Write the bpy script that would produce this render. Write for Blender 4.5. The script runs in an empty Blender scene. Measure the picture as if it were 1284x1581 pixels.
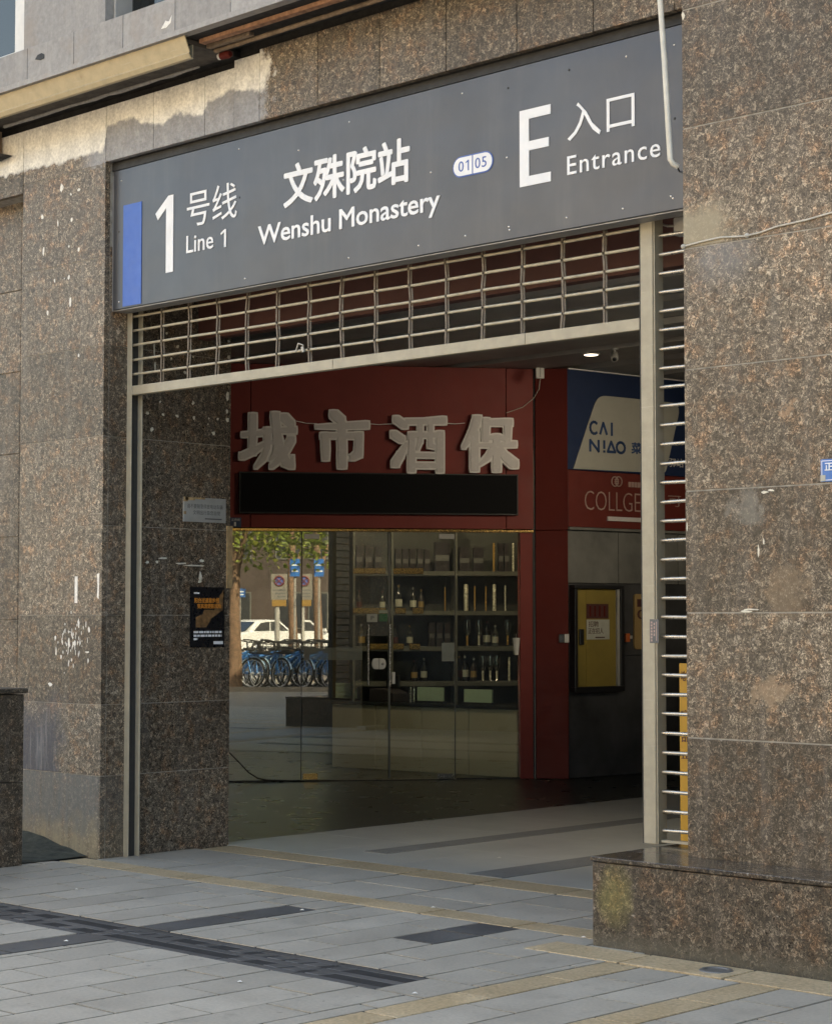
import bpy, bmesh, math, random
import numpy as np
from mathutils import Vector, Matrix

random.seed(7)
SC = bpy.context.scene
COL = SC.collection
R = math.radians

# ------------------------------------------------------------------ camera
# building frame: X along the facade, Y into the passage, Z up; the shutter runs in the plane Y = 0
F_PX, CXP, CYP, HOR = 3000.0, 642.0, 790.5, 955.0
CAM = Vector((9.925, -7.655, 1.5))
YAW = math.asin(.6942)
PITCH = math.atan((HOR - CYP) / F_PX)
cam_d = bpy.data.cameras.new("camera")
cam = bpy.data.objects.new("camera", cam_d)
COL.objects.link(cam)
cam.location = CAM
cam.rotation_euler = (math.pi / 2 + PITCH, 0, YAW)
cam_d.sensor_fit = 'VERTICAL'
cam_d.sensor_height = 24.0
cam_d.lens = 24.0 * F_PX / 1581.0
cam_d.clip_start = .05
cam_d.clip_end = 2000
SC.camera = cam

# ------------------------------------------------------------------ world, sun, exposure
SUN_EL, SUN_H = R(45), Vector((-.40, .9165, 0))
world = bpy.data.worlds.new("World")
SC.world = world
world.use_nodes = True
wn = world.node_tree.nodes
bg = next(n for n in wn if n.type == 'BACKGROUND')
sky = wn.new('ShaderNodeTexSky')
sky.sky_type = 'NISHITA'
sky.sun_disc = False
sky.sun_elevation = SUN_EL
sky.sun_rotation = math.atan2(SUN_H.x, SUN_H.y)
sky.air_density = 1.0
sky.dust_density = 3.0
sky.ozone_density = 1.0
world.node_tree.links.new(sky.outputs[0], bg.inputs[0])
bg.inputs[1].default_value = .15
sun_d = bpy.data.lights.new("sun", 'SUN')
sun_d.energy = 3.4
sun_d.angle = R(.5)
sun_d.color = (1, .93, .82)
sun = bpy.data.objects.new("sun", sun_d)
COL.objects.link(sun)
sdir = Vector((SUN_H.x * math.cos(SUN_EL), SUN_H.y * math.cos(SUN_EL), math.sin(SUN_EL)))
sun.rotation_euler = (-sdir).to_track_quat('-Z', 'Y').to_euler()
sun.location = (0, 0, 30)
SC.view_settings.view_transform = 'Standard'
SC.view_settings.look = 'None'
SC.view_settings.gamma = 1
SC.view_settings.exposure = 2.35
SC.view_settings.use_white_balance = True
SC.view_settings.white_balance_temperature = 8300
SC.view_settings.white_balance_tint = 7
SC.cycles.max_bounces = 10
SC.cycles.diffuse_bounces = 5
SC.cycles.transparent_max_bounces = 24
SC.cycles.use_denoising = True
SC.cycles.sample_clamp_indirect = 6

# ------------------------------------------------------------------ surveying: where a line of sight meets a real plane
_ri = Vector((math.cos(YAW), math.sin(YAW), 0))
_f0 = Vector((-math.sin(YAW), math.cos(YAW), 0))
_fw = _f0 * math.cos(PITCH) + Vector((0, 0, math.sin(PITCH)))
_up = -_f0 * math.sin(PITCH) + Vector((0, 0, math.cos(PITCH)))
UPZ = Vector((0, 0, 1))


def sight(u, v):
    return _fw + _ri * ((u - CXP) / F_PX) + _up * ((CYP - v) / F_PX)


class Plane:
    """an upright plane: s runs along it to the right, z up, o out of it towards the viewer"""

    def __init__(self, p0, e):
        self.p = Vector((p0[0], p0[1], 0))
        self.e = Vector((e[0], e[1], 0)).normalized()
        self.n = Vector((self.e.y, -self.e.x, 0))

    def W(self, s, z, o=0.):
        return self.p + self.e * s + self.n * o + UPZ * z

    def st(self, u, v, o=0.):
        d = sight(u, v)
        q = self.p + self.n * o
        t = (q - CAM).dot(self.n) / d.dot(self.n)
        P = CAM + d * t
        return (P - self.p).dot(self.e), P.z

    def s(self, u, v=900, o=0.):
        return self.st(u, v, o)[0]

    def z(self, u, v, o=0.):
        return self.st(u, v, o)[1]

    def rect(self, u0, v0, u1, v1, o=0.):
        """left-top and right-bottom sight points -> s0, s1, z0, z1"""
        a, b = self.st(u0, v0, o), self.st(u1, v1, o)
        return a[0], b[0], b[1], a[1]

    def moved(self, o):
        p = self.p + self.n * o
        return Plane((p.x, p.y), (self.e.x, self.e.y))


def floor_pt(u, v, z=0.):
    d = sight(u, v)
    return CAM + d * ((z - CAM.z) / d.z)


def facade(y):
    return Plane((0, y), (1, 0))


def cam_angle(deg):
    a = R(deg)
    v = _ri * math.cos(a) + _f0 * math.sin(a)
    return (v.x, v.y)


# ------------------------------------------------------------------ mesh building
class MB:
    def __init__(self):
        self.v, self.f, self.mi, self.sm, self.r = [], [], [], [], []

    def add(self, vs, fs, mi=0, smooth=False, r=None):
        b = len(self.v)
        self.v += [tuple(p) for p in vs]
        rr = random.random() if r is None else r
        for f in fs:
            self.f.append([b + i for i in f])
            self.mi.append(mi)
            self.sm.append(smooth)
            self.r.append(rr)
        return self

    def hexa(self, c, mi=0, r=None):
        return self.add(c, [(0, 3, 2, 1), (4, 5, 6, 7), (0, 1, 5, 4), (1, 2, 6, 5), (2, 3, 7, 6), (3, 0, 4, 7)], mi, r=r)

    def box(self, a, b, mi=0, r=None):
        x0, y0, z0 = a
        x1, y1, z1 = b
        return self.hexa([(x0, y0, z0), (x1, y0, z0), (x1, y1, z0), (x0, y1, z0), (x0, y0, z1), (x1, y0, z1), (x1, y1, z1), (x0, y1, z1)], mi, r)

    def obox(self, pl, s0, s1, z0, z1, o0, o1, mi=0, r=None):
        W = pl.W
        return self.hexa([W(s0, z0, o1), W(s1, z0, o1), W(s1, z0, o0), W(s0, z0, o0), W(s0, z1, o1), W(s1, z1, o1), W(s1, z1, o0), W(s0, z1, o0)], mi, r)

    def prism(self, pl, poly, o0, o1, mi=0, r=None):
        n = len(poly)
        vs = [pl.W(s, z, o1) for s, z in poly] + [pl.W(s, z, o0) for s, z in poly]
        fs = [tuple(range(n)), tuple(range(2 * n - 1, n - 1, -1))]
        fs += [(i, n + i, n + (i + 1) % n, (i + 1) % n) for i in range(n)]
        return self.add(vs, fs, mi, r=r)

    def tube(self, pts, rad, n=8, mi=0, flat=1.0):
        pts = [Vector(p) for p in pts]
        rads = rad if isinstance(rad, (list, tuple)) else [rad] * len(pts)
        vs, fs = [], []
        prev = None
        for i, p in enumerate(pts):
            t = (pts[min(i + 1, len(pts) - 1)] - pts[max(i - 1, 0)]).normalized()
            a = prev if prev else (UPZ if abs(t.z) < .9 else Vector((1, 0, 0)))
            x = (a - t * a.dot(t)).normalized()
            prev = x
            y = t.cross(x)
            for k in range(n):
                q = 2 * math.pi * k / n
                vs.append(p + (x * math.cos(q) * flat + y * math.sin(q)) * rads[i])
        for i in range(len(pts) - 1):
            for k in range(n):
                a, b = i * n + k, i * n + (k + 1) % n
                fs.append((a, b, b + n, a + n))
        r = random.random()
        self.add(vs, fs, mi, True, r)
        self.add([vs[k] for k in range(n)], [tuple(range(n - 1, -1, -1))], mi, r=r)
        m = (len(pts) - 1) * n
        self.add([vs[m + k] for k in range(n)], [tuple(range(n))], mi, r=r)
        return self

    def lathe(self, base, prof, n=16, mi=0, axis=UPZ):
        """prof: (radius, height) pairs turned about an axis through base"""
        base, axis = Vector(base), Vector(axis).normalized()
        x = axis.orthogonal().normalized()
        y = axis.cross(x)
        vs, fs = [], []
        for rd, h in prof:
            for k in range(n):
                q = 2 * math.pi * k / n
                vs.append(base + axis * h + (x * math.cos(q) + y * math.sin(q)) * max(rd, 1e-4))
        for i in range(len(prof) - 1):
            for k in range(n):
                a, b = i * n + k, i * n + (k + 1) % n
                fs.append((a, b, b + n, a + n))
        r = random.random()
        self.add(vs, fs, mi, True, r)
        self.add(vs[:n], [tuple(range(n - 1, -1, -1))], mi, r=r)
        self.add(vs[-n:], [tuple(range(n))], mi, r=r)
        return self

    def torus(self, c, axis, R0, r0, n=28, m=6, mi=0, a0=0, a1=2 * math.pi):
        axis = Vector(axis).normalized()
        x = UPZ if abs(axis.z) < .9 else Vector((1, 0, 0))
        x = (x - axis * x.dot(axis)).normalized()
        y = axis.cross(x)
        pts = [Vector(c) + (x * math.cos(a0 + (a1 - a0) * k / n) + y * math.sin(a0 + (a1 - a0) * k / n)) * R0 for k in range(n + 1)]
        return self.tube(pts, r0, m, mi)

    def build(self, name, mats, parent=None, bevel=0., seg=1):
        me = bpy.data.meshes.new(name)
        off = Vector((0, 0, 0))
        p = parent
        while p is not None:
            off += p.location
            p = p.parent
        me.from_pydata([(x - off.x, y - off.y, z - off.z) for x, y, z in self.v], [], self.f)
        for m in (mats if isinstance(mats, (list, tuple)) else [mats]):
            me.materials.append(m)
        me.polygons.foreach_set('material_index', self.mi)
        me.polygons.foreach_set('use_smooth', self.sm)
        at = me.attributes.new('rnd', 'FLOAT', 'FACE')
        at.data.foreach_set('value', self.r)
        me.update()
        o = bpy.data.objects.new(name, me)
        COL.objects.link(o)
        if parent is not None:
            o.parent = parent
        if bevel:
            b = o.modifiers.new('edge', 'BEVEL')
            b.width = bevel
            b.segments = seg
            b.limit_method = 'ANGLE'
            b.angle_limit = R(40)
            b.harden_normals = False
        return o


def tag(o, label=None, cat=None, group=None, kind=None):
    if label:
        o['label'] = label
    if cat:
        o['category'] = cat
    if group:
        o['group'] = group
    if kind:
        o['kind'] = kind
    return o


def thing(name, label, cat, loc, group=None):
    o = bpy.data.objects.new(name, None)
    o.empty_display_size = .2
    COL.objects.link(o)
    o.location = Vector(loc)
    return tag(o, label, cat, group)


def copy_tree(o, parent=None):
    c = o.copy()
    COL.objects.link(c)
    if parent is not None:
        c.parent = parent
    for ch in [x for x in o.children]:
        copy_tree(ch, c)
    return c


def lay(mb, pl, data, fit, o0, o1, mi=0, ref=None):
    """flat solid (verts in font units, faces) laid on a plane, fitted to s0,s1,z0,z1"""
    vs, fs = data
    xs = [v[0] for v in vs]
    ys = [v[1] for v in vs]
    x0, x1 = min(xs), max(xs)
    y0, y1 = ref if ref else (min(ys), max(ys))
    s0, s1, z0, z1 = fit
    zmid = 0.5 * (min(v[2] for v in vs) + max(v[2] for v in vs))
    out = []
    for x, y, z in vs:
        out.append(pl.W(s0 + (x - x0) / (x1 - x0) * (s1 - s0), z0 + (y - y0) / (y1 - y0) * (z1 - z0), o1 if z > zmid else o0))
    mb.add(out, fs, mi)


_tc = {}


def text_data(body, bold=0., space=1.0):
    k = (body, bold, space)
    if k not in _tc:
        c = bpy.data.curves.new('lettering', 'FONT')
        c.body = body
        c.offset = bold
        c.extrude = .02
        c.space_character = space
        c.resolution_u = 3
        o = bpy.data.objects.new('lettering', c)
        COL.objects.link(o)
        dg = bpy.context.evaluated_depsgraph_get()
        me = bpy.data.meshes.new_from_object(o.evaluated_get(dg))
        _tc[k] = ([tuple(v.co) for v in me.vertices], [tuple(p.vertices) for p in me.polygons])
        bpy.data.objects.remove(o)
        bpy.data.curves.remove(c)
        bpy.data.meshes.remove(me)
    return _tc[k]


def letters(mb, body, pl, fit, o0, o1, mi=0, bold=0., space=1.0, latin=False):
    thin = min(bold, 0.)
    d = text_data(body, thin, space)
    if latin:
        e = text_data('E', thin)
        ref = (min(v[1] for v in e[0]), max(v[1] for v in e[0]))
    else:
        ref = (min(v[1] for v in d[0]), max(v[1] for v in d[0]))
    if bold <= 0:
        lay(mb, pl, d, fit, o0, o1, mi, ref)
        return
    # heavier weight: the same thin sheet laid several times, each a little to one side
    s0, s1, z0, z1 = fit
    k = (z1 - z0) / (ref[1] - ref[0]) * bold
    for i in range(8):
        a = 2 * math.pi * i / 8
        ds, dz = k * math.cos(a), k * math.sin(a)
        lay(mb, pl, d, (s0 + k + ds, s1 - k + ds, z0 + k * .6 + dz, z1 - k * .6 + dz), o0, o1 + .00012 * i, mi, ref)


# ------------------------------------------------------------------ materials
class NT:
    def __init__(self, name):
        self.m = bpy.data.materials.new(name)
        self.m.use_nodes = True
        self.t = self.m.node_tree
        self.b = next(n for n in self.t.nodes if n.type == 'BSDF_PRINCIPLED')
        self.out = next(n for n in self.t.nodes if n.type == 'OUTPUT_MATERIAL')
        self._pos = None

    def n(self, typ, **kw):
        x = self.t.nodes.new(typ)
        for k, v in kw.items():
            setattr(x, k, v)
        return x

    def set(self, sock, val):
        if hasattr(val, 'links') or isinstance(val, bpy.types.NodeSocket):
            self.t.links.new(val, sock)
        elif isinstance(val, (tuple, list)) and len(val) == 3 and sock.type == 'RGBA':
            sock.default_value = (*val, 1)
        else:
            sock.default_value = val

    def pos(self):
        if self._pos is None:
            self._pos = self.n('ShaderNodeNewGeometry').outputs['Position']
        return self._pos

    def vmul(self, v, xyz):
        x = self.n('ShaderNodeVectorMath', operation='MULTIPLY')
        self.set(x.inputs[0], v)
        x.inputs[1].default_value = xyz
        return x.outputs[0]

    def noise(self, scale, detail=3, rough=.55, vec=None, dist=0.):
        x = self.n('ShaderNodeTexNoise')
        self.set(x.inputs['Vector'], vec if vec is not None else self.pos())
        x.inputs['Scale'].default_value = scale
        x.inputs['Detail'].default_value = detail
        x.inputs['Roughness'].default_value = rough
        x.inputs['Distortion'].default_value = dist
        return x.outputs[0]

    def voro(self, scale, out='Distance', vec=None):
        x = self.n('ShaderNodeTexVoronoi')
        self.set(x.inputs['Vector'], vec if vec is not None else self.pos())
        x.inputs['Scale'].default_value = scale
        return x.outputs[out]

    def ramp(self, fac, stops):
        x = self.n('ShaderNodeMapRange', clamp=True) if len(stops) == 2 and not isinstance(stops[0][1], (tuple, list)) else None
        if x:
            self.set(x.inputs[0], fac)
            x.inputs[1].default_value, x.inputs[3].default_value = stops[0]
            x.inputs[2].default_value, x.inputs[4].default_value = stops[1]
            return x.outputs[0]
        x = self.n('ShaderNodeValToRGB')
        self.set(x.inputs[0], fac)
        el = x.color_ramp.elements
        while len(el) < len(stops):
            el.new(.5)
        for e, (p, c) in zip(el, stops):
            e.position = p
            e.color = (*c, 1) if isinstance(c, (tuple, list)) else (c, c, c, 1)
        return x.outputs[0]

    def math(self, op, a, b=None, clamp=False):
        x = self.n('ShaderNodeMath', operation=op, use_clamp=clamp)
        self.set(x.inputs[0], a)
        if b is not None:
            self.set(x.inputs[1], b)
        return x.outputs[0]

    def mix(self, fac, a, b, mode='MIX'):
        x = self.n('ShaderNodeMix', data_type='RGBA', blend_type=mode)
        self.set(x.inputs[0], fac)
        self.set(x.inputs[6], a)
        self.set(x.inputs[7], b)
        return x.outputs[2]

    def attr(self, name='rnd'):
        x = self.n('ShaderNodeAttribute', attribute_name=name)
        return x.outputs['Fac']

    def xyz(self):
        x = self.n('ShaderNodeSeparateXYZ')
        self.set(x.inputs[0], self.pos())
        return x.outputs

    def curve(self, fac, pts):
        x = self.n('ShaderNodeFloatCurve')
        self.set(x.inputs['Value'], fac)
        c = x.mapping.curves[0]
        while len(c.points) < len(pts):
            c.points.new(.5, .5)
        for p, (a, b) in zip(c.points, pts):
            p.location = (a, b)
            p.handle_type = 'VECTOR'
        x.mapping.update()
        return x.outputs[0]

    def bump(self, h, dist=.002, strength=.5):
        x = self.n('ShaderNodeBump')
        x.inputs['Strength'].default_value = strength
        x.inputs['Distance'].default_value = dist
        self.set(x.inputs['Height'], h)
        self.set(self.b.inputs['Normal'], x.outputs[0])

    def done(self, col=None, rough=None, metal=None, spec=None):
        if col is not None:
            self.set(self.b.inputs['Base Color'], col)
        if rough is not None:
            self.set(self.b.inputs['Roughness'], rough)
        if metal is not None:
            self.set(self.b.inputs['Metallic'], metal)
        if spec is not None:
            self.set(self.b.inputs['Specular IOR Level'], spec)
        return self.m


def plain(name, col, rough=.5, metal=0., var=.12, scale=9, bump=0., spec=.5):
    """painted / plastic / metal surface with slight soiling"""
    t = NT(name)
    n = t.noise(scale, 5, .6)
    f = t.ramp(n, [(.3, 1 - var), (.7, 1 + var)])
    c = t.mix(1.0, col, f, 'MULTIPLY')
    rr = t.ramp(t.noise(scale * 3, 3), [(.3, max(.02, rough - .08)), (.7, min(1, rough + .1))])
    if bump:
        t.bump(n, bump, .6)
    return t.done(c, rr, metal, spec)


def granite(name, gain=1.0, warm=0., rough=.4, stain=None, slabvar=.26):
    t = NT(name)
    p = t.pos()
    # wriggling pale feldspar veins and flecks on a dark brown ground
    wv = t.n('ShaderNodeVectorMath', operation='ADD')
    t.set(wv.inputs[0], p)
    nz = t.n('ShaderNodeTexNoise')
    t.set(nz.inputs['Vector'], p)
    nz.inputs['Scale'].default_value = 38
    sub = t.n('ShaderNodeVectorMath', operation='MULTIPLY')
    t.set(sub.inputs[0], nz.outputs['Color'])
    sub.inputs[1].default_value = (.06, .06, .06)
    t.set(wv.inputs[1], sub.outputs[0])
    w = wv.outputs[0]
    fine = t.noise(104, 3, .62, w, .7)
    med = t.noise(34, 3, .6, w, .5)
    mixv = t.math('ADD', t.math('MULTIPLY', fine, .62), t.math('MULTIPLY', med, .38))
    g = gain
    base = t.ramp(mixv, [(.38, (.034 * g, .029 * g, .024 * g)), (.47, (.094 * g, .079 * g, .063 * g)),
                         (.54, (.170 * g, .143 * g, .115 * g)), (.61, (.52 * g, .45 * g, .36 * g))])
    vd = t.voro(48, 'Distance', w)
    dark = t.ramp(vd, [(.14, .45), (.36, 1.0)])
    base = t.mix(.8, base, dark, 'MULTIPLY')
    rust = t.ramp(t.noise(11, 6, .72), [(.50, 0.), (.68, .75 + warm)])
    base = t.mix(rust, base, t.mix(1.0, base, (1.50, 1.06, .78), 'MULTIPLY'))
    grey = t.ramp(t.noise(2.3, 4, .6), [(.46, 0.), (.72, .4)])
    base = t.mix(grey, base, t.mix(1.0, base, (.78, .86, .92), 'MULTIPLY'))
    big = t.ramp(t.noise(1.1, 4, .6), [(.3, .74), (.7, 1.22)])
    base = t.mix(1.0, base, big, 'MULTIPLY')
    sv = t.ramp(t.attr(), [(0., 1 - slabvar), (1., 1 + slabvar)])
    base = t.mix(1.0, base, sv, 'MULTIPLY')
    base = t.mix(1.0, base, (1.0, .935, .86), 'MULTIPLY')
    # rain streaks and dust
    stv = t.vmul(p, (7., 7., .55))
    streak = t.ramp(t.noise(1.6, 5, .6, stv), [(.52, 0.), (.80, .34)])
    base = t.mix(streak, base, (.24 * g, .215 * g, .19 * g))
    # worn pale spots, glue marks
    spot = t.ramp(t.noise(26, 2, .5), [(.74, 0.), (.77, .55)])
    base = t.mix(spot, base, (.42, .38, .33))
    if stain:
        base = stain(t, base)
    rr = t.ramp(fine, [(.35, max(.03, rough - .08)), (.65, rough + .16)])
    t.bump(mixv, .0012, .35)
    return t.done(base, rr, 0, .4)


def lime_stain(t, base):
    """lime and dust that ran down from the ledge: a pale zone with a wavy tide line over a bluish one"""
    X, Y, Z = t.xyz()
    xn = t.ramp(X, [(-2., 0.), (2., 1.)])
    zb = t.curve(xn, [(0., .50), (.28, .49), (.41, .47), (.494, .465), (.504, .735), (.562, .738), (.617, .60), (.627, .58), (.685, .65), (.738, .56), (.750, .68), (.812, .735), (.866, .64), (.894, .65), (1., .75)])
    # curve 0..1 stands for heights 4.20 .. 4.80
    zw = t.math('ADD', t.math('MULTIPLY', zb, .60), 4.20)
    wob = t.math('MULTIPLY', t.math('SUBTRACT', t.noise(16, 4, .6), .5), .10)
    d = t.math('SUBTRACT', t.math('ADD', Z, wob), zw)
    pale = t.ramp(d, [(-.012, 0.), (.012, 1.)])
    rag = t.math('ADD', X, t.math('MULTIPLY', t.math('SUBTRACT', t.noise(7, 5, .65), .5), .55))
    left = t.ramp(rag, [(1.50, 1.), (1.56, 0.)])
    low = t.ramp(t.math('ADD', Z, t.math('MULTIPLY', wob, 1.3)), [(4.385, 0.), (4.40, 1.)])
    inpier = t.ramp(X, [(-.28, 0.), (-.12, 1.)])
    blue = t.math('MULTIPLY', t.math('MULTIPLY', left, low), t.math('MAXIMUM', inpier, pale))
    mott = t.ramp(t.noise(55, 4, .65), [(.35, .78), (.68, 1.16)])
    mot2 = t.ramp(t.noise(9, 4, .6, t.vmul(t.pos(), (1., 1., .4))), [(.3, .82), (.7, 1.15)])
    mott = t.math('MULTIPLY', mott, mot2)
    b1 = t.mix(1.0, (.335, .335, .35), mott, 'MULTIPLY')
    c1 = t.mix(1.0, (.86, .83, .76), mott, 'MULTIPLY')
    base = t.mix(t.math('MULTIPLY', blue, .82), base, b1)
    return t.mix(t.math('MULTIPLY', t.math('MULTIPLY', pale, left), .92), base, c1)


def foot_stain(t, base):
    """splash dirt on the lowest course of the left pier, a bluish wash higher up by the parapet"""
    X, Y, Z = t.xyz()
    p = t.pos()
    n1 = t.noise(4.5, 6, .7)
    st = t.noise(2.2, 6, .7, t.vmul(p, (12., 12., .9)))
    front = t.ramp(X, [(-.03, 1.), (-.008, .25)])
    course = t.ramp(Z, [(.505, 1.), (.516, 0.)])
    f = t.math('MULTIPLY', t.math('MULTIPLY', course, front), t.ramp(st, [(.30, .95), (.72, .25)]))
    och = t.ramp(t.math('ADD', Z, t.math('MULTIPLY', t.math('SUBTRACT', n1, .5), .5)), [(.10, 1.), (.26, 0.)])
    c = t.mix(och, t.mix(t.ramp(st, [(.35, 0.), (.65, 1.)]), (.115, .125, .125), (.20, .205, .20)), (.30, .25, .165))
    base = t.mix(f, base, c)
    rag = t.math('ADD', X, t.math('MULTIPLY', t.math('SUBTRACT', n1, .5), .7))
    blu = t.math('MULTIPLY', t.ramp(rag, [(-.50, .85), (-.33, 0.)]), t.math('MULTIPLY', t.ramp(Z, [(.512, 0.), (.52, 1.)]), t.ramp(t.math('ADD', Z, t.math('MULTIPLY', n1, .5)), [(1.0, 1.), (1.3, 0.)])))
    base = t.mix(blu, base, t.mix(t.ramp(st, [(.5, 0.), (.72, .8)]), (.055, .062, .085), (.27, .27, .29)))
    return lime_stain(t, base)


def moss_stain(t, base):
    X, Y, Z = t.xyz()
    n = t.noise(14, 5, .65)
    dx = t.math('ABSOLUTE', t.math('SUBTRACT', X, 4.375))
    dz = t.math('ABSOLUTE', t.math('SUBTRACT', Z, .235))
    d = t.math('ADD', t.math('POWER', t.math('MULTIPLY', dx, 9.), 2.), t.math('POWER', t.math('MULTIPLY', dz, 6.5), 2.))
    f = t.ramp(t.math('ADD', d, t.math('MULTIPLY', n, -1.6)), [(-.75, .85), (.35, 0.)])
    base = t.mix(f, base, t.mix(.45, t.mix(1., base, (1.9, 1.8, .85), 'MULTIPLY'), (.20, .19, .085)))
    foot = t.ramp(t.math('ADD', Z, t.math('MULTIPLY', n, -.08)), [(-.03, .7), (.05, 0.)])
    return t.mix(foot, base, (.10, .095, .075))


def pier_stains(t, base):
    """old cement wash, a bluish smear and a rusty round blot on the right pier"""
    X, Y, Z = t.xyz()
    n = t.math('SUBTRACT', t.noise(9, 6, .7), .5)
    xx = t.math('ADD', X, t.math('MULTIPLY', n, .45))
    zz = t.math('ADD', Z, t.math('MULTIPLY', n, .28))
    a = t.math('MULTIPLY', t.ramp(xx, [(4.76, .8), (4.92, 0.)]), t.math('MULTIPLY', t.ramp(Z, [(3.226, 0.), (3.235, 1.)]), t.ramp(zz, [(3.36, 1.), (3.46, 0.)])))
    base = t.mix(a, base, (.34, .29, .20))
    b = t.math('MULTIPLY', t.ramp(t.math('ABSOLUTE', t.math('SUBTRACT', xx, 4.80)), [(.05, .55), (.20, 0.)]), t.math('MULTIPLY', t.ramp(Z, [(3.217, 1.), (3.224, 0.)]), t.ramp(zz, [(2.98, 0.), (3.12, 1.)])))
    base = t.mix(b, base, (.21, .21, .215))
    for cx, cz, r, col, k in ((5.02, 1.165, .075, (.34, .24, .155), .6), (4.93, 2.0, .10, (.30, .29, .26), .35), (5.15, 2.44, .03, (.36, .22, .13), .6), (5.1, 1.62, .13, (.27, .19, .12), .4)):
        d = t.math('ADD', t.math('POWER', t.math('SUBTRACT', xx, cx), 2.), t.math('POWER', t.math('SUBTRACT', zz, cz), 2.))
        base = t.mix(t.ramp(d, [(r * r * .4, k), (r * r * 1.2, 0.)]), base, col)
    return base


M = {}
M['granite_right'] = granite('granite of the right pier', .95, .05, .4, pier_stains)
M['granite'] = granite('granite cladding', .95, .0, .42)
M['granite_lime'] = granite('granite under lime', .95, .0, .45, lime_stain)
M['granite_foot'] = granite('granite with splash dirt', .98, .1, .4, foot_stain)
M['granite_dark'] = granite('granite in the passage', .88, .0, .3, None, .12)
M['granite_plinth'] = granite('plinth granite', .58, .05, .35, moss_stain, .08)
M['granite_top'] = granite('polished plinth top', .55, -.3, .10, None, .05)
M['granite_low'] = granite('low wall granite', .62, -.2, .35, None, .1)


def grey_stone():
    t = NT('grey ledge stone')
    n = t.noise(30, 5, .65)
    c = t.ramp(n, [(.3, (.235, .222, .212)), (.7, (.335, .32, .305))])
    st = t.ramp(t.noise(1.5, 5, .6, t.vmul(t.pos(), (9, 9, .6))), [(.45, 0.), (.8, .55)])
    c = t.mix(st, c, (.42, .395, .365))
    ru = t.ramp(t.noise(4, 4, .6), [(.55, 0.), (.72, .5)])
    c = t.mix(ru, c, (.29, .235, .19))
    c = t.mix(1., c, t.ramp(t.attr(), [(0., .88), (1., 1.1)]), 'MULTIPLY')
    t.bump(n, .001, .3)
    return t.done(c, .6)


M['ledge'] = grey_stone()
M['mortar'] = plain('mortar', (.34, .315, .275), .9, var=.35, scale=20)
M['mortar_dark'] = plain('dark joint', (.03, .028, .026), .9, var=.3, scale=20)
M['glue'] = plain('white glue remains', (.80, .77, .71), .8, var=.2, scale=60)
M['glue_dim'] = plain('dirty glue dabs', (.70, .66, .56), .8, var=.25, scale=60)


def cream_paint(name, c0, rust=.5, rough=.42):
    t = NT(name)
    n = t.noise(14, 5, .6)
    c = t.mix(t.ramp(n, [(.35, 0.), (.7, 1.)]), c0, tuple(x * .82 for x in c0))
    r = t.ramp(t.noise(5, 6, .7), [(.60, 0.), (.72, rust)])
    c = t.mix(r, c, (.25, .13, .06))
    sc = t.ramp(t.noise(1.2, 5, .7, t.vmul(t.pos(), (4, 4, 60))), [(.62, 0.), (.74, .5)])
    c = t.mix(sc, c, (.62, .57, .46))
    t.bump(n, .0015, .25)
    return t.done(c, rough)


M['cream'] = cream_paint('cream trough paint', (.50, .41, .26), .5)
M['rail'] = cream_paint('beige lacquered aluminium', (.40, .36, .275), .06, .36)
M['rail_dark'] = cream_paint('darker beige lacquer', (.33, .30, .23), .06, .4)  # darker tone of the beige lacquer
M['rod'] = plain('stainless rods', (.58, .54, .47), .30, .85, .12, 20)
M['rod_cream'] = plain('cream lacquered rods', (.46, .41, .31), .38, .15, .2, 20)
M['link'] = plain('shutter links', (.17, .14, .11), .55, .2, .3, 30)
M['groove'] = plain('dark groove', (.035, .033, .03), .7)
M['rust'] = plain('rusty angle iron', (.36, .19, .115), .85, .0, .45, 22)
M['rust_pale'] = plain('weathered batten', (.24, .17, .115), .85, .0, .4, 18)
M['dark_void'] = plain('dark recess and shade band', (.028, .026, .025), .9, var=.4)  # near black; also stands for the shadow band under the ledge
M['soffit'] = plain('dirty soffit', (.085, .075, .066), .9, var=.4, scale=12)
M['caulk'] = plain('grey sealant', (.36, .34, .32), .7, var=.25, scale=30)


def sign_metal():
    t = NT('grey sign sheet')
    p = t.pos()
    n = t.noise(1.1, 2, .5, t.vmul(p, (1., 1., 1.3)))
    c = t.mix(t.ramp(t.noise(3, 4, .6), [(.35, 0.), (.7, 1.)]), (.075, .082, .097), (.089, .096, .111))
    dust = t.ramp(t.noise(1.5, 5, .65, t.vmul(p, (6, 6, .5))), [(.5, 0.), (.8, .07)])
    c = t.mix(dust, c, (.33, .32, .30))
    t.bump(n, .05, .4)
    return t.done(c, .34, .5, .5)


M['sign'] = sign_metal()
M['sign_edge'] = plain('sign edge', (.30, .30, .31), .4, .4)
M['white_letter'] = plain('white lettering', (.80, .81, .83), .45, var=.05)
M['blue_line'] = plain('blue line colour', (.028, .115, .45), .4, var=.06)
M['blue_text'] = plain('blue lettering', (.06, .13, .40), .5, var=.05)
M['gap_black'] = plain('black gap', (.014, .014, .015), .6)
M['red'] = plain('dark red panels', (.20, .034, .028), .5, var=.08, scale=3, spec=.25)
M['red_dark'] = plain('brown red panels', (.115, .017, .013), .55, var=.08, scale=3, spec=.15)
M['red_soffit'] = plain('maroon lintel', (.11, .042, .034), .6, var=.15, scale=3)
M['led'] = plain('unlit led panel', (.007, .007, .008), .7, var=.1, scale=40, spec=.12)
M['acrylic'] = plain('grey acrylic faces', (.68, .645, .64), .22, var=.02, scale=8)
M['acrylic_rim'] = plain('pale acrylic rims', (.85, .82, .80), .18, var=.02, scale=8)
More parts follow.
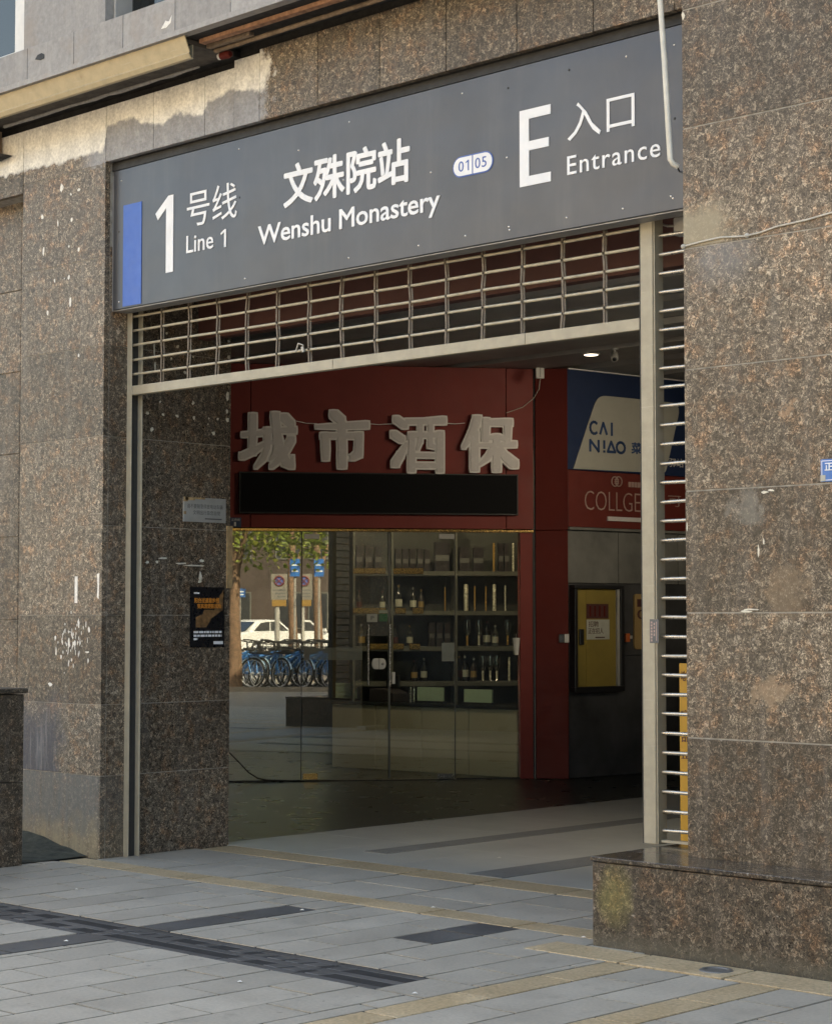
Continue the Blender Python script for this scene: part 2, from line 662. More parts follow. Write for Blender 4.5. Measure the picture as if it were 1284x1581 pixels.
M['acrylic_side'] = plain('letter returns', (.13, .10, .095), .5, var=.1)
M['gold'] = plain('brass trim', (.62, .40, .16), .22, 1., .15, 30)
M['steel'] = plain('brushed steel', (.62, .60, .56), .22, 1., .1, 30)
M['white_plastic'] = plain('white plastic', (.66, .64, .60), .4, var=.08)
M['grey_plastic'] = plain('grey plastic', (.36, .35, .33), .5, var=.1)
M['black'] = plain('black lacquer', (.016, .016, .017), .4)
M['wire_pale'] = plain('pale cable', (.52, .49, .43), .6, var=.2, scale=40)
M['wire_black'] = plain('black cable', (.012, .012, .012), .5)
M['pvc'] = plain('white pvc conduit', (.66, .635, .57), .4, var=.12, scale=14)
M['counter'] = plain('beige counter front', (.52, .47, .37), .35, var=.08, scale=2)
M['counter_top'] = plain('dark counter top', (.03, .033, .035), .15)
M['shelf'] = plain('grey shelf', (.115, .115, .10), .45, var=.1)
M['shelf_back'] = plain('dark shelf back', (.045, .047, .043), .6)
M['green_card'] = plain('pale green glow paint', (.42, .55, .42), .4, var=.08)
M['bottle_dark'] = plain('dark bottle glass', (.02, .02, .018), .06)
M['gift_dark'] = plain('dark gift carton', (.035, .03, .034), .35)
M['gold_foil'] = plain('gold foil cartons', (.55, .36, .14), .25, .9, .3, 60)
M['frost'] = plain('frosted strip', (.20, .20, .175), .5)
M['cai_blue'] = plain('deep blue board', (.014, .030, .085), .4, var=.06)
M['cai_cream'] = plain('cream board', (.43, .42, .37), .45, var=.04)
M['cai_navy'] = plain('navy lettering', (.02, .06, .17), .5)
M['coll_red'] = plain('red fascia board', (.15, .026, .02), .4, var=.07)
M['rose_text'] = plain('pale rose lettering', (.40, .28, .25), .5)
M['concrete'] = plain('grey plaster', (.16, .16, .15), .8, var=.3, scale=2.5)
M['concrete_dark'] = plain('dark worn plaster', (.05, .05, .053), .7, var=.45, scale=2)
M['ad_yellow'] = plain('yellow advert', (.27, .20, .05), .45, var=.12, scale=4)
M['ad_tan'] = plain('tan advert', (.34, .23, .10), .5, var=.15, scale=5)
M['ad_red'] = plain('brown red print', (.08, .025, .022), .5)
M['paper'] = plain('notice paper', (.44, .44, .38), .7, var=.1)
M['banner_yellow'] = plain('yellow banner', (.48, .26, .025), .5, var=.06)
M['orange'] = plain('orange alarm', (.55, .12, .03), .4)
M['ceiling'] = plain('dark ceiling', (.46, .43, .39), .6, var=.15, scale=2)
M['ceiling_dark'] = plain('dark ceiling strip', (.24, .23, .215), .5, var=.2)
M['address_blue'] = plain('blue enamel', (.035, .17, .50), .3, var=.06)
M['poster_black'] = plain('black poster', (.014, .013, .014), .3)
M['poster_orange'] = plain('orange print', (.62, .24, .04), .5)
M['poster_brown'] = plain('sepia picture', (.21, .115, .05), .5, var=.6, scale=26)
M['plaque'] = plain('brushed plaque', (.46, .46, .44), .38, .3, .15, 6)
M['plaque_text'] = plain('grey engraving', (.12, .12, .12), .6)
M['timber'] = plain('bare timber edge', (.42, .29, .15), .7, var=.3, scale=30)
M['dirt'] = plain('mossy dirt', (.045, .046, .032), .95, var=.6, scale=12, bump=.02)


def glass(name, tint, refl, edge=.5):
    t = NT(name)
    lw = t.n('ShaderNodeLayerWeight')
    lw.inputs[0].default_value = .35
    f = t.ramp(lw.outputs['Facing'], [(0., refl), (1., edge)])
    tr = t.n('ShaderNodeBsdfTransparent')
    t.set(tr.inputs[0], tint)
    gl = t.n('ShaderNodeBsdfGlossy')
    gl.inputs['Roughness'].default_value = 0.
    t.set(gl.inputs[0], (.97, .98, .96))
    mx = t.n('ShaderNodeMixShader')
    t.set(mx.inputs[0], f)
    t.t.links.new(tr.outputs[0], mx.inputs[1])
    t.t.links.new(gl.outputs[0], mx.inputs[2])
    t.t.links.new(mx.outputs[0], t.out.inputs[0])
    return t.m


M['glass'] = glass('shop window glass', (.92, .95, .91), .14)
M['clear'] = glass('clear glassware', (.86, .87, .85), .16, .9)
M['pane'] = glass('upper window pane', (.30, .31, .31), .07, .16)
M['car_glass'] = glass('car glass', (.12, .13, .14), .12)


def paver_mat(name, c0, c1, bump=.0012, speck=.14):
    t = NT(name)
    n = t.noise(60, 5, .65)
    g = t.noise(3.1, 5, .6)
    c = t.mix(t.ramp(g, [(.3, 0.), (.7, 1.)]), c0, c1)
    c = t.mix(1., c, t.ramp(n, [(.3, 1 - speck), (.7, 1 + speck)]), 'MULTIPLY')
    c = t.mix(1., c, t.ramp(t.attr(), [(0., .90), (1., 1.09)]), 'MULTIPLY')
    blot = t.ramp(t.noise(7, 5, .7), [(.56, 0.), (.74, .5)])
    c = t.mix(blot, c, tuple(x * .55 for x in c0))
    gum = t.ramp(t.noise(19, 2, .4), [(.715, 0.), (.735, .6)])
    c = t.mix(gum, c, tuple(x * .45 for x in c0))
    sc = t.ramp(t.noise(2.0, 5, .7, t.vmul(t.pos(), (9, 1.2, 1))), [(.63, 0.), (.75, .3)])
    c = t.mix(sc, c, tuple(min(.6, x * 1.5) for x in c1))
    rr = t.ramp(g, [(.3, .42), (.7, .62)])
    t.bump(n, bump, .5)
    return t.done(c, rr)


M['paver'] = paver_mat('grey stone pavers', (.37, .337, .282), (.435, .396, .33))
M['paver_dark'] = paver_mat('charcoal pavers', (.082, .081, .079), (.112, .110, .106))
M['strip'] = paver_mat('yellow granite strips', (.42, .315, .185), (.51, .395, .25), .003, .34)
M['paver_joint'] = plain('paving joint', (.018, .018, .018), .9, var=.4, scale=14)
M['lobby_floor'] = plain('polished lobby stone', (.47, .455, .40), .3, var=.10, scale=1.7)
M['court_floor'] = plain('dark polished stone', (.046, .046, .040), .3, var=.12, scale=1.3)
for k, r0, r1 in (('lobby_floor', .30, .34), ('court_floor', .27, .29)):
    nt = M[k].node_tree
    b = next(x for x in nt.nodes if x.type == 'BSDF_PRINCIPLED')
    b.inputs['Specular IOR Level'].default_value = .3
    for l in list(b.inputs['Roughness'].links):
        mr = l.from_node
        mr.inputs[3].default_value, mr.inputs[4].default_value = r0, r1
M['drain'] = paver_mat('drain stone', (.070, .069, .067), (.115, .112, .108), .004)
M['pavement'] = paver_mat('street pavement', (.25, .215, .17), (.33, .28, .22))
M['asphalt'] = plain('asphalt', (.06, .06, .06), .85, var=.3, scale=3)
M['earth'] = plain('far ground', (.16, .15, .135), .9, var=.25, scale=.4)

# ------------------------------------------------------------------ planes of the building
ZC = 3.87                         # passage ceiling
FACE = -.21                       # granite face of left pier and of the wall above the sign
RP_Y, RP_X = -.30, 4.565          # right pier face and edge
PL = facade(FACE)
SHUT = facade(0.)
SIGN = facade(-.155)
RPF = facade(RP_Y)
RET = Plane((0, 0), (0, 1))       # passage side of the left pier (X = 0)
_a = floor_pt(356, 1208)
SHOP = Plane((_a.x, _a.y), cam_angle(8.2))
s_end = SHOP.s(825, 1200)
_b = SHOP.W(s_end, 0)
_c = floor_pt(878, 1203)
PIL = Plane((_b.x, _b.y), (_c.x - _b.x, _c.y - _b.y))
CAI = Plane((_c.x, _c.y), (.13, .99))


def slab_wall(mb, pl, s_edges, z_edges, o0, o1, mi=0, gap=.004, skip=None):
    for i in range(len(s_edges) - 1):
        for j in range(len(z_edges) - 1):
            if skip and skip(i, j):
                continue
            mb.obox(pl, s_edges[i] + gap / 2, s_edges[i + 1] - gap / 2, z_edges[j] + gap / 2, z_edges[j + 1] - gap / 2, o0, o1, mi)


def flakes(mb, pl, spots, o, mi, depth=.002):
    """small ragged flakes of old glue and plaster: (u, v, width px, height px)"""
    for u, v, w, h in spots:
        s, z = pl.st(u, v)
        k = 2.9e-3 * .54 * (1 + .3 * (4 - s) / 4)
        poly = []
        n = 7
        for i in range(n):
            a = 2 * math.pi * i / n
            q = random.uniform(.55, 1.1)
            poly.append((s + math.cos(a) * w * k * q * 1.35, z + math.sin(a) * h * k * q))
        mb.prism(pl, poly, o, o + depth, mi)


# ================================================================== SETTING: ground
g = MB()
g.add([(-600, -600, -.06), (600, -600, -.06), (600, 600, -.06), (-600, 600, -.06)], [(0, 1, 2, 3)])
tag(g.build('ground', M['earth']), kind='structure')

g = MB()
g.box((-6, -5.5, -.05), (9.0, .56, -.004))
tag(g.build('paving_bed', M['paver_joint']), kind='structure')

pv = MB()      # grey pavers 0.265 x 0.53, running bond, columns along Y
dk = MB()      # charcoal pavers let into them
ys = MB()      # yellow granite strips
G = .007


def pav(mb, x0, x1, y0, y1, h=0.):
    j = [h + random.uniform(-.0013, .0013) for _ in range(4)]
    a, b, c, d = x0 + G, x1 - G, y0 + G, y1 - G
    mb.hexa([(a, c, -.03), (b, c, -.03), (b, d, -.03), (a, d, -.03), (a, c, j[0]), (b, c, j[1]), (b, d, (j[1] + j[3] - j[0] + j[2]) / 2), (a, d, j[3])])


def field(x_lo, x_hi, x_ref, pitch, y_lo, y_hi, joints, holes=()):
    k0 = math.floor((x_lo - x_ref) / pitch)
    x = x_ref + k0 * pitch
    k = k0
    while x < x_hi - 1e-6:
        a, b = max(x, x_lo), min(x + pitch, x_hi)
        if b - a > .02:
            cuts = [y_lo] + [c for c in joints(k) if y_lo + .03 < c < y_hi - .03] + [y_hi]
            for c0, c1 in zip(cuts[:-1], cuts[1:]):
                cx, cy = (a + b) / 2, (c0 + c1) / 2
                if not any(h[0] < cx < h[1] and h[2] < cy < h[3] for h in holes):
                    pav(pv, a, b, c0, c1)
        x += pitch
        k += 1


GR0, GR1 = -2.03, -1.70           # drain channel
GRX = 4.26                        # its right end
S2A, S2B = -.455, -.245           # strip in line with the shutter
# between drain and strip
field(-6, 2.30, 2.623, .267, GR1, S2A, lambda k: [-1.075 if k % 2 else -1.385, -.72 if k % 2 == 0 else -.60])
field(2.53, 4.55, 2.623, .267, GR1, S2A, lambda k: [-1.40, -.75] if k % 2 == 0 else [-1.075], holes=[(3.43, 3.69, -1.075, -.455)])
pav(pv, 2.30, 2.53, -.72, S2A)
pav(dk, 2.30, 2.53, GR1, -1.2)
pav(dk, 2.30, 2.53, -1.2, -.72)
pav(dk, 3.424, 3.691, -1.075, -.76)
pav(dk, 3.424, 3.691, -.76, S2A)
# in front of the drain
field(-6, 2.27, 2.84, .267, -5.5, GR0, lambda k: [-4.7, -4.13, -3.6, -3.06, -2.54] if k % 2 else [-4.4, -3.87, -3.33, -2.80, -2.29])
field(2.50, 4.55, 2.84, .267, -5.5, GR0, lambda k: [-4.7, -4.13, -3.6, -3.06, -2.54] if k % 2 else [-4.4, -3.87, -3.33, -2.80, -2.29])
for y in (-5.5, -4.9, -4.3, -3.7, -3.1, -2.56):
    pav(dk, 2.27, 2.50, y, {-5.5: -4.9, -4.9: -4.3, -4.3: -3.7, -3.7: -3.1, -3.1: -2.56, -2.56: GR0}[y])
pav(pv, GRX, 4.55, GR0, GR1)
# between the strips under the shutter
field(-.0, 4.6, .07, .60, S2B, .56, lambda k: [.18] if k % 2 else [.02])
# right of the cross strip: two ribbed pavers wide, then a second strip, then pavers
field(4.74, 5.26, 4.74, .26, -5.5, -.885, lambda k: [-4.0, -3.2, -2.4, -1.55] if k % 2 else [-3.6, -2.8, -2.0, -1.2])
field(5.45, 9.0, 5.45, .267, -5.5, -.885, lambda k: [-4.7, -4.13, -3.6, -3.06, -2.54, -2.0, -1.46] if k % 2 else [-4.4, -3.87, -3.33, -2.80, -2.29, -1.73, -1.2])
for a, b in zip([-.1 + .62 * i for i in range(8)], [-.1 + .62 * (i + 1) for i in range(8)]):
    if a < 4.2:
        pav(ys, a, min(b, 4.24), S2A, S2B, .001)
for i in range(8):
    pav(ys, 0.05 + .6 * i, 0.65 + .6 * i, .56, .83, .001)
for i in range(9):
    pav(ys, 4.55, 4.74, -5.5 + .52 * i, min(-.885, -5.5 + .52 * (i + 1)), .001)
    pav(ys, 5.26, 5.45, -5.5 + .52 * i, min(-.885, -5.5 + .52 * (i + 1)), .001)
for i in range(9):
    pav(ys, 4.06 + .55 * i, 4.06 + .55 * (i + 1), -.885, -.63, .0045)
tag(pv.build('pavement', M['paver']), kind='structure')
tag(dk.build('charcoal_paving', M['paver_dark']), kind='structure')
tag(ys.build('yellow_granite_strips', M['strip'], bevel=.002), kind='structure')

lf = MB()
for i in range(6):
    for j in range(14):
        x0 = -.12 + .81 * i
        y0 = .835 + .9 * j
        lf.box((x0 + .001, y0 + .001, -.05), (min(x0 + .809, 6), y0 + .899, .0))
tag(lf.build('lobby_floor', M['lobby_floor']), kind='structure')
lf = MB()
for x0, x1, y0, y1 in ((.92, 1.12, 1.2, 3.4), (.92, 1.12, 3.402, 5.6), (2.14, 2.42, .84, 2.1), (2.14, 2.42, 2.102, 4.4)):
    lf.box((x0, y0, -.02), (x1, y1, .004))
tag(lf.build('dark_floor_bands', paver_mat('dark band stone', (.19, .185, .17), (.23, .225, .205), .0003)), kind='structure')
cf = MB()
cf.add([(-9, .9, -.004), (-.122, .9, -.004), (-.122, 14, -.004), (-9, 14, -.004)], [(0, 1, 2, 3)])
tag(cf.build('shop_court_floor', M['court_floor']), kind='structure')

sp = MB()
sp.add([(9.0, -14, -.008), (60, -14, -.008), (60, .5, -.008), (9.0, .5, -.008)], [(0, 1, 2, 3)])
sp.add([(-40, -14, -.01), (9.0, -14, -.01), (9.0, -5.5, -.01), (-40, -5.5, -.01)], [(0, 1, 2, 3)])
tag(sp.build('sidewalk', M['pavement']), kind='structure')
rd = MB()
rd.box((-80, -34, -.2), (160, -14.0, -.055))
tag(rd.build('road', M['asphalt']), kind='structure')

# ------------------------------------------------------------------ drain covers: stone covers with two rows of slanting slots
x = GRX
n_cov = 0
while x > -.8:
    x0 = x - .5
    mb = MB()
    # ribs and bars around the slots
    y0, y1 = GR0 + .004, GR1 - .004
    ym = (y0 + y1) / 2
    zt = -.003
    mb.box((x0 + .003, y0, -.06), (x - .003, y0 + .055, zt))
    mb.box((x0 + .003, y1 - .055, -.06), (x - .003, y1, zt))
    mb.box((x0 + .003, ym - .030, -.06), (x - .003, ym + .030, zt))
    for row, (ya, yb) in enumerate(((y0 + .055, ym - .030), (ym + .030, y1 - .055))):
        nb = 4
        for i in range(nb):
            c = x0 + .012 + (i + (.5 if row else .58)) * (.470 / nb)
            wv = .044
            sl = .016
            h = zt + random.uniform(-.003, .002)
            mb.hexa([(c - wv - sl, ya, -.06), (c + wv - sl, ya, -.06), (c + wv + sl, yb, -.06), (c - wv + sl, yb, -.06),
                     (c - wv - sl, ya, h), (c + wv - sl, ya, h), (c + wv + sl, yb, h), (c - wv + sl, yb, h)])
    o = mb.build('drain_cover', M['drain'], bevel=.004)
    tag(o, 'charcoal slotted stone cover in the drain line across the pavement', 'drain cover', 'covers of the pavement drain')
    x -= .5
    n_cov += 1
mb = MB()
mb.box((-1, GR0 - .002, -.2), (GRX, GR1 + .002, -.055))
tag(mb.build('drain_bed', M['gap_black']), kind='structure')

lp = floor_pt(1105, 1500)
t = thing('ground_light', 'round steel ground light set in the yellow strip before the plinth', 'ground light', (lp.x, lp.y, 0))
mb = MB()
mb.lathe((lp.x, lp.y, -.02), [(.075, 0), (.075, .024), (.068, .030), (.052, .030), (.050, .026)], 32)
mb.build('rim', plain('dull steel', (.22, .215, .205), .45, .6), t)
mb = MB()
mb.lathe((lp.x, lp.y, -.015), [(.050, 0), (.050, .018), (.03, .020), (.001, .020)], 32)
mb.build('lens', M['grey_plastic'], t)

random.seed(17)
for u, v in ((102, 1454), (370, 1517), (466, 1406), (118, 1374), (770, 1325), (668, 1402), (900, 1448), (640, 1535)):
    p = floor_pt(u, v)
    mb = MB()
    mb.add([(p.x - .012, p.y - .004, .003), (p.x + .010, p.y - .007, .006), (p.x + .013, p.y + .006, .004), (p.x - .006, p.y + .009, .008)], [(0, 1, 2, 3)])
    mb.add([(p.x - .012, p.y - .004, .0015), (p.x + .010, p.y - .007, .0045), (p.x + .013, p.y + .006, .0025), (p.x - .006, p.y + .009, .0065)], [(3, 2, 1, 0)])
    tag(mb.build('paper_scrap', M['glue']), 'tiny white scrap of litter lying on the grey paving', 'litter', 'litter scraps on the paving')

# ================================================================== SETTING: the building
CZ = [-.02, .388, .947, 1.52, 2.09, 2.655, 3.22, 3.79, 4.40, 4.835]
bld = thing('station_building', 'brown granite corner building holding the metro station entrance', 'building', (2, 3, 0))

# left pier ---------------------------------------------------------
pj = [-.02, .512, .958, 1.522, 2.088, 2.655, 3.235, 3.80, 4.395, 4.766]
mb = MB()
slab_wall(mb, PL, [-.905, 0.0], pj, -.04, 0., 0)
# passage side, in front of and behind the guide
slab_wall(mb, RET, [FACE + .0425, -.002], [-.02, .512, .958, 1.522, 2.088, 2.655, 3.235, 3.80, ZC], -.04, 0., 0)
slab_wall(mb, RET, [.07, .85], [-.02, .512, .958, 1.522, 2.088, 2.655, 3.235, ZC], -.04, -.004, 1)
# core behind the joints
mb.box((-.90, FACE + .003, -.02), (-.006, .845, 4.76), 2)
w1 = [(96, 290, 8, 14), (122, 293, 6, 7), (110, 300, 4, 5), (66, 335, 7, 10), (90, 345, 3, 12), (111, 340, 5, 9), (68, 388, 4, 16),
      (107, 381, 4, 5), (122, 385, 6, 9), (107, 428, 5, 9), (85, 433, 3, 9), (109, 466, 5, 16), (74, 483, 5, 9), (122, 549, 4, 8), (100, 430, 2, 3)]
flakes(mb, PL, w1, 0., 3)
mb.obox(PL, *PL.rect(116, 890, 120, 931), 0, .0015, 3)
mb.prism(PL, [PL.st(*q) for q in ((150, 886), (154, 885), (153, 925), (150, 922), (151, 905))], 0, .0015, 3)
random.seed(21)
cl = []
for i in range(58):
    a = random.gauss(0, 1)
    cl.append((113 + random.gauss(0, 10), 990 + random.gauss(0, 17), random.uniform(1, 2.6), random.uniform(3, 12)))
cl += [(135, 1007, 11, 4), (138, 972, 5, 10), (86, 985, 4, 9), (87, 1006, 3, 16), (95, 1014, 3, 9), (122, 962, 3, 18), (107, 992, 4, 20), (116, 992, 6, 10), (78, 1057, 9, 8)]
flakes(mb, PL, cl, 0., 3)
random.seed(5)
flakes(mb, RET, [(322, 655, 2, 3), (228, 638, 6, 6), (253, 640, 5, 6), (274, 642, 6, 7), (300, 645, 5, 7), (323, 646, 3, 5), (337, 647, 5, 6), (299, 622, 6, 8),
                 (248, 620, 5, 5), (235, 663, 6, 9), (330, 669, 6, 9), (258, 515, 5, 6), (275, 535, 5, 7), (265, 554, 4, 6), (354, 527, 5, 6), (354, 551, 6, 8), (299, 551, 4, 5),
                 (286, 575, 6, 7), (352, 612, 6, 18), (351, 635, 5, 8), (352, 648, 7, 9), (239, 540, 3, 26), (240, 567, 3, 20)], -.004, 4)
flakes(mb, RET, [(228, 868, 6, 5), (243, 868, 5, 6), (252, 862, 20, 4), (300, 873, 50, 3.5), (280, 870, 24, 4), (310, 890, 7, 22), (312, 866, 9, 6), (309, 898, 6, 8)], -.004, 4)
left_pier = mb.build('pier', [M['granite_foot'], M['granite_dark'], M['mortar'], M['glue'], M['glue_dim']], bld, bevel=.0025)
# timber strip on the far edge of the passage side
mb = MB()
s0 = RET.s(350, 850)
mb.obox(RET, s0, .86, RET.z(353, 908), RET.z(353, 812), -.003, .008)
mb.build('edge_strip', M['timber'], bld)

# blind bay left of the pier -----------------------------------------
mb = MB()
bay = facade(-.05)
slab_wall(mb, bay, [-3.4, -2.65, -1.9, -1.15, -.6], [-.02, .5, .93, 1.49, 2.055, 2.62, 3.18, 3.74, 4.36], -.04, 0.)
slab_wall(mb, PL, [-3.4, -2.9, -2.4, -1.9, -1.4, -.908], [4.34, 4.766], -.04, 0., 1)
mb.box((-3.4, FACE + .012, 4.345), (-.91, .4, 4.76), 2)
mb.box((-3.4, -.04, -.02), (-.6, .4, 4.35), 2)
mb.build('bay_wall', [M['granite'], M['granite_lime'], M['mortar']], bld, bevel=.0025)

# wall above the sign -------------------------------------------------
ve = [0.0, .482, .976, 1.471, 1.968, 2.466, 2.965, 3.462, 3.964, 4.46, 5.0]
mb = MB()
slab_wall(mb, PL, ve[:3], [4.405, 4.768], -.04, 0., 0)
mb.obox(PL, ve[2] + .002, 1.246, 4.407, 4.768, -.04, 0., 0)  # slabs stop short here to shape the shadow band and its step
mb.obox(PL, 1.2462, ve[3] - .002, 4.407, 4.812, -.04, 0., 0)
slab_wall(mb, PL, ve[3:], [4.405, 4.835], -.04, 0., 0)
mb.box((0.0, FACE + .008, 4.41), (1.246, .5, 4.762), 1)
mb.box((1.247, FACE + .008, 4.41), (5.0, .5, 4.808), 1)
wall_above = mb.build('lintel_wall', [M['granite_lime'], M['mortar_dark']], bld, bevel=.0025)
mb = MB()
slab_wall(mb, PL, [-3.4 + .6 * i for i in range(16)], [4.90, 5.4, 5.9, 6.4], -.04, -.01, 0)
mb.obox(PL, -3.4, 6.2, 4.84, 9.6, -.06, -.045, 1)
# the inner wall above the open recess on the right
mb.build('inner_wall', [M['granite'], M['mortar_dark']], bld, bevel=.0025)

# right pier ---------------------------------------------------------
mb = MB()
rz = [.40, .952, 1.527, 2.091, 2.658, 3.225, 3.795, 4.36, 4.93, 5.5, 6.1]
slab_wall(mb, RPF, [RP_X, 5.62, 6.7, 7.8], rz, -.04, 0., 0, .007)
side = Plane((RP_X, 0), (0, -1))
slab_wall(mb, side, [-.85, -.35, -RP_Y - .0425], rz[:7] + [ZC], -.04, 0., 1)
mb.box((RP_X + .006, RP_Y + .003, .0), (7.8, .85, 9.6), 2)
flakes(mb, RPF, [(1054, 25, 6, 16), (1180, 760, 14, 5), (1190, 757, 12, 4), (1150, 944, 20, 5), (1160, 941, 26, 3), (1060, 815, 2, 20), (1170, 850, 3, 22), (1178, 835, 3, 14)], 0., 3, .0012)
right_pier = mb.build('pier', [M['granite_right'], M['granite_dark'], M['mortar'], M['glue_dim']], bld, bevel=.003)

# ledge with its stone fascia -----------------------------------------
FAS = facade(-.62)
zf0, zf1 = 4.875, 5.115
mb = MB()
fj = [-.28 - .492 * 3 + .492 * i for i in range(16)]
slab_wall(mb, FAS, fj, [zf0 + .035, zf1], -.04, 0., 0, .005)
mb.obox(FAS, fj[0], fj[-1], zf0, zf0 + .033, -.05, .012, 0)
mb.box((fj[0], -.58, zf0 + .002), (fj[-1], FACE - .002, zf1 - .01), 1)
mb.prism(FAS, [FAS.st(*q) for q in ((59, 85), (65, 82), (69, 84), (69, 90), (63, 93), (55, 92))], 0, .004, 2)
mb.prism(FAS, [FAS.st(*q) for q in ((249, 45), (256, 32), (261, 33), (266, 23), (264, 35), (257, 43))], 0, .002, 3)
mb.build('ledge_fascia', [M['ledge'], M['dark_void'], M['gap_black'], M['glue']], bld, bevel=.003)
# wall of the upper floor with its windows
UP = facade(-.57)
mb = MB()
w1r, w2l = UP.s(37, 60), UP.s(163, 20)
slab_wall(mb, UP, [w1r, w2l], [zf1 + .0, 5.9, 6.8, 7.7, 8.6, 9.6], -.3, 0.)
slab_wall(mb, UP, [w2l + .9, w2l + 1.6, w2l + 4, 7.8, 14, 24], [zf1, 5.9, 6.8, 7.7, 8.6, 9.6], -.3, 0.)
slab_wall(mb, UP, [w2l, w2l + .9], [6.6, 7.7, 8.6, 9.6], -.3, 0.)
slab_wall(mb, UP, [w1r - 1., w1r], [6.6, 7.7, 8.6, 9.6], -.3, 0.)
slab_wall(mb, UP, [-24, -10, -4, w1r - 1.], [zf1, 5.9, 6.8, 7.7, 8.6, 9.6], -.3, 0.)
mb.build('upper_wall', M['ledge'], bld, bevel=.002)
# windows
for k, (a, b) in enumerate(((w1r - 1., w1r), (w2l, w2l + .9))):
    mb = MB()
    fw = .105 if k == 0 else .02
    fo_ = -.004 if k == 0 else -.06
    mb.obox(UP, b - fw, b - .001, zf1 + .01, 6.59, -.25, fo_)
    mb.obox(UP, a + .001, a + fw, zf1 + .01, 6.59, -.25, fo_)
    mb.obox(UP, a + fw, b - fw, 6.52, 6.59, -.25, fo_)
    mb.obox(UP, a + fw, b - fw, zf1 + .01, zf1 + .03, -.25, fo_)
    w = mb.build('window', M['white_plastic'] if k == 0 else M['grey_plastic'], bld, bevel=.003)
    mb = MB()
    mb.obox(UP, a + fw, b - fw, zf1 + .03, 6.52, -.2, -.19)
    mb.build('pane', M['pane'], w)
    mb = MB()
    mb.obox(UP, a + fw, b - fw, zf1 + .03, 6.52, -.26, -.255)
    mb.build('dark_backing', M['dark_void'], w)  # near-black sheet behind the pane
# mass of the upper storeys and roof over the passage
mb = MB()
mb.box((-24, -.26, 5.2), (24, 22, 9.59), 0)
mb.box((-24, .50, 4.1), (24, 22, 5.19), 0)
mb.box((-24, .5, -.05), (-9.1, 22, 4.1), 0)
mb.box((-9.1, .86, -.05), (-.91, 1.2, 4.1), 0)
mb.box((-9.1, 14.2, -.05), (8, 22, 4.1), 0)
mb.box((7.8, .0, -.05), (24, 22, 4.1), 0)
mb.box((-24, .41, -.05), (-3.41, .86, 5.2), 0)
mb.box((7.82, -.25, .0), (24, -.002, 5.19), 0)
mb.box((-24, -.2, -.05), (-3.42, .4, 5.19), 0)
mb.build('building_core', M['concrete_dark'], bld)
# soffit on the left; its dark recess stands for the ledge's crisp shadow
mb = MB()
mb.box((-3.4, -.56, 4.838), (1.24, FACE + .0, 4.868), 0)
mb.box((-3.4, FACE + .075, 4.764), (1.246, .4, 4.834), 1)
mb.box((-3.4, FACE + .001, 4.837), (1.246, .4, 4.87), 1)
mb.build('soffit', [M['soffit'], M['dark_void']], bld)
mb = MB()
pts = []
for i in range(16):
    s, z = PL.st(10 + 20 * i, 195 - 6.22 * i)
    pts.append((s, FACE - .012, 4.835 + random.uniform(-.006, .004)))
mb.tube(pts, [random.uniform(.006, .016) for _ in pts], 6)
mb.build('sealant_bead', M['caulk'], bld)

# cream cove trough under the ledge (broken off at its right end)
t = thing('light_trough', 'cream painted metal cove trough under the stone ledge, broken off', 'light trough', (-1, -.5, 4.8))
prof = [(-.603, 4.873), (-.592, 4.845), (-.576, 4.808), (-.566, 4.786), (-.572, 4.776), (-.556, 4.752), (-.54, 4.750)]
xa, xb = -3.4, 1.262
mb = MB()
nP = len(prof)
vs = []
for xx in (xa, xb):
    vs += [(xx, y, z) for y, z in prof] + [(xx, y + .006, z + .004) for y, z in reversed(prof)]
n2 = 2 * nP
fs = [tuple(range(n2)), tuple(range(2 * n2 - 1, n2 - 1, -1))] + [(i, n2 + i, n2 + (i + 1) % n2, (i + 1) % n2) for i in range(n2)]
mb.add(vs, fs)
mb.build('cove', M['cream'], t)
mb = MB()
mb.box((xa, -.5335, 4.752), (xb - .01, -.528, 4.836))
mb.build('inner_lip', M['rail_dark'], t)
# rusty irons and pipes in the open recess
mb = MB()
mb.box((1.27, -.50, 4.848), (5.2, -.490, 4.872))
mb.box((1.27, -.489, 4.848), (5.2, -.455, 4.853))
tag(mb.build('angle_iron', M['rust']), 'long rusty angle iron exposed under the broken ledge', 'angle iron')
mb = MB()
mb.tube([(1.25, -.36, 4.835), (2.2, -.35, 4.842), (5.2, -.35, 4.845)], .014, 8)
tag(mb.build('old_pipe', M['rust_pale']), 'thin weathered pipe running beside the rusty angle iron', 'pipe')
mb = MB()
mb.box((1.18, -.42, 4.842), (1.62, -.385, 4.862))
tag(mb.build('wood_batten', M['rust_pale']), 'short brown batten end sticking out past the trough', 'batten')
t = thing('lamp_socket', 'small white and brown lamp socket dangling at the broken trough end', 'lamp socket', (1.33, -.33, 4.80))
mb = MB()
mb.tube([(1.27, -.33, 4.807), (1.33, -.33, 4.805), (1.35, -.33, 4.805)], [.022, .024, .016], 10)
mb.build('cap', M['red_dark'], t)
mb = MB()
mb.tube([(1.25, -.33, 4.807), (1.268, -.33, 4.807)], .02, 10)
mb.build('ring', M['white_plastic'], t)

# bracket at the far left under the ledge
t = thing('rusty_bracket', 'dark rusty bracket under the ledge at the far left', 'bracket', (-1.2, -.25, 4.6))
mb = MB()
mb.box((-1.28, -.30, 4.62), (-1.15, -.22, 4.80))
mb.build('arm', M['rust_pale'], t)
mb = MB()
mb.prism(facade(-.23), [(-1.5, 4.60), (-1.05, 4.625), (-1.0, 4.61), (-1.3, 4.585)], 0., .06)
mb.build('lug', M['dark_void'], t)

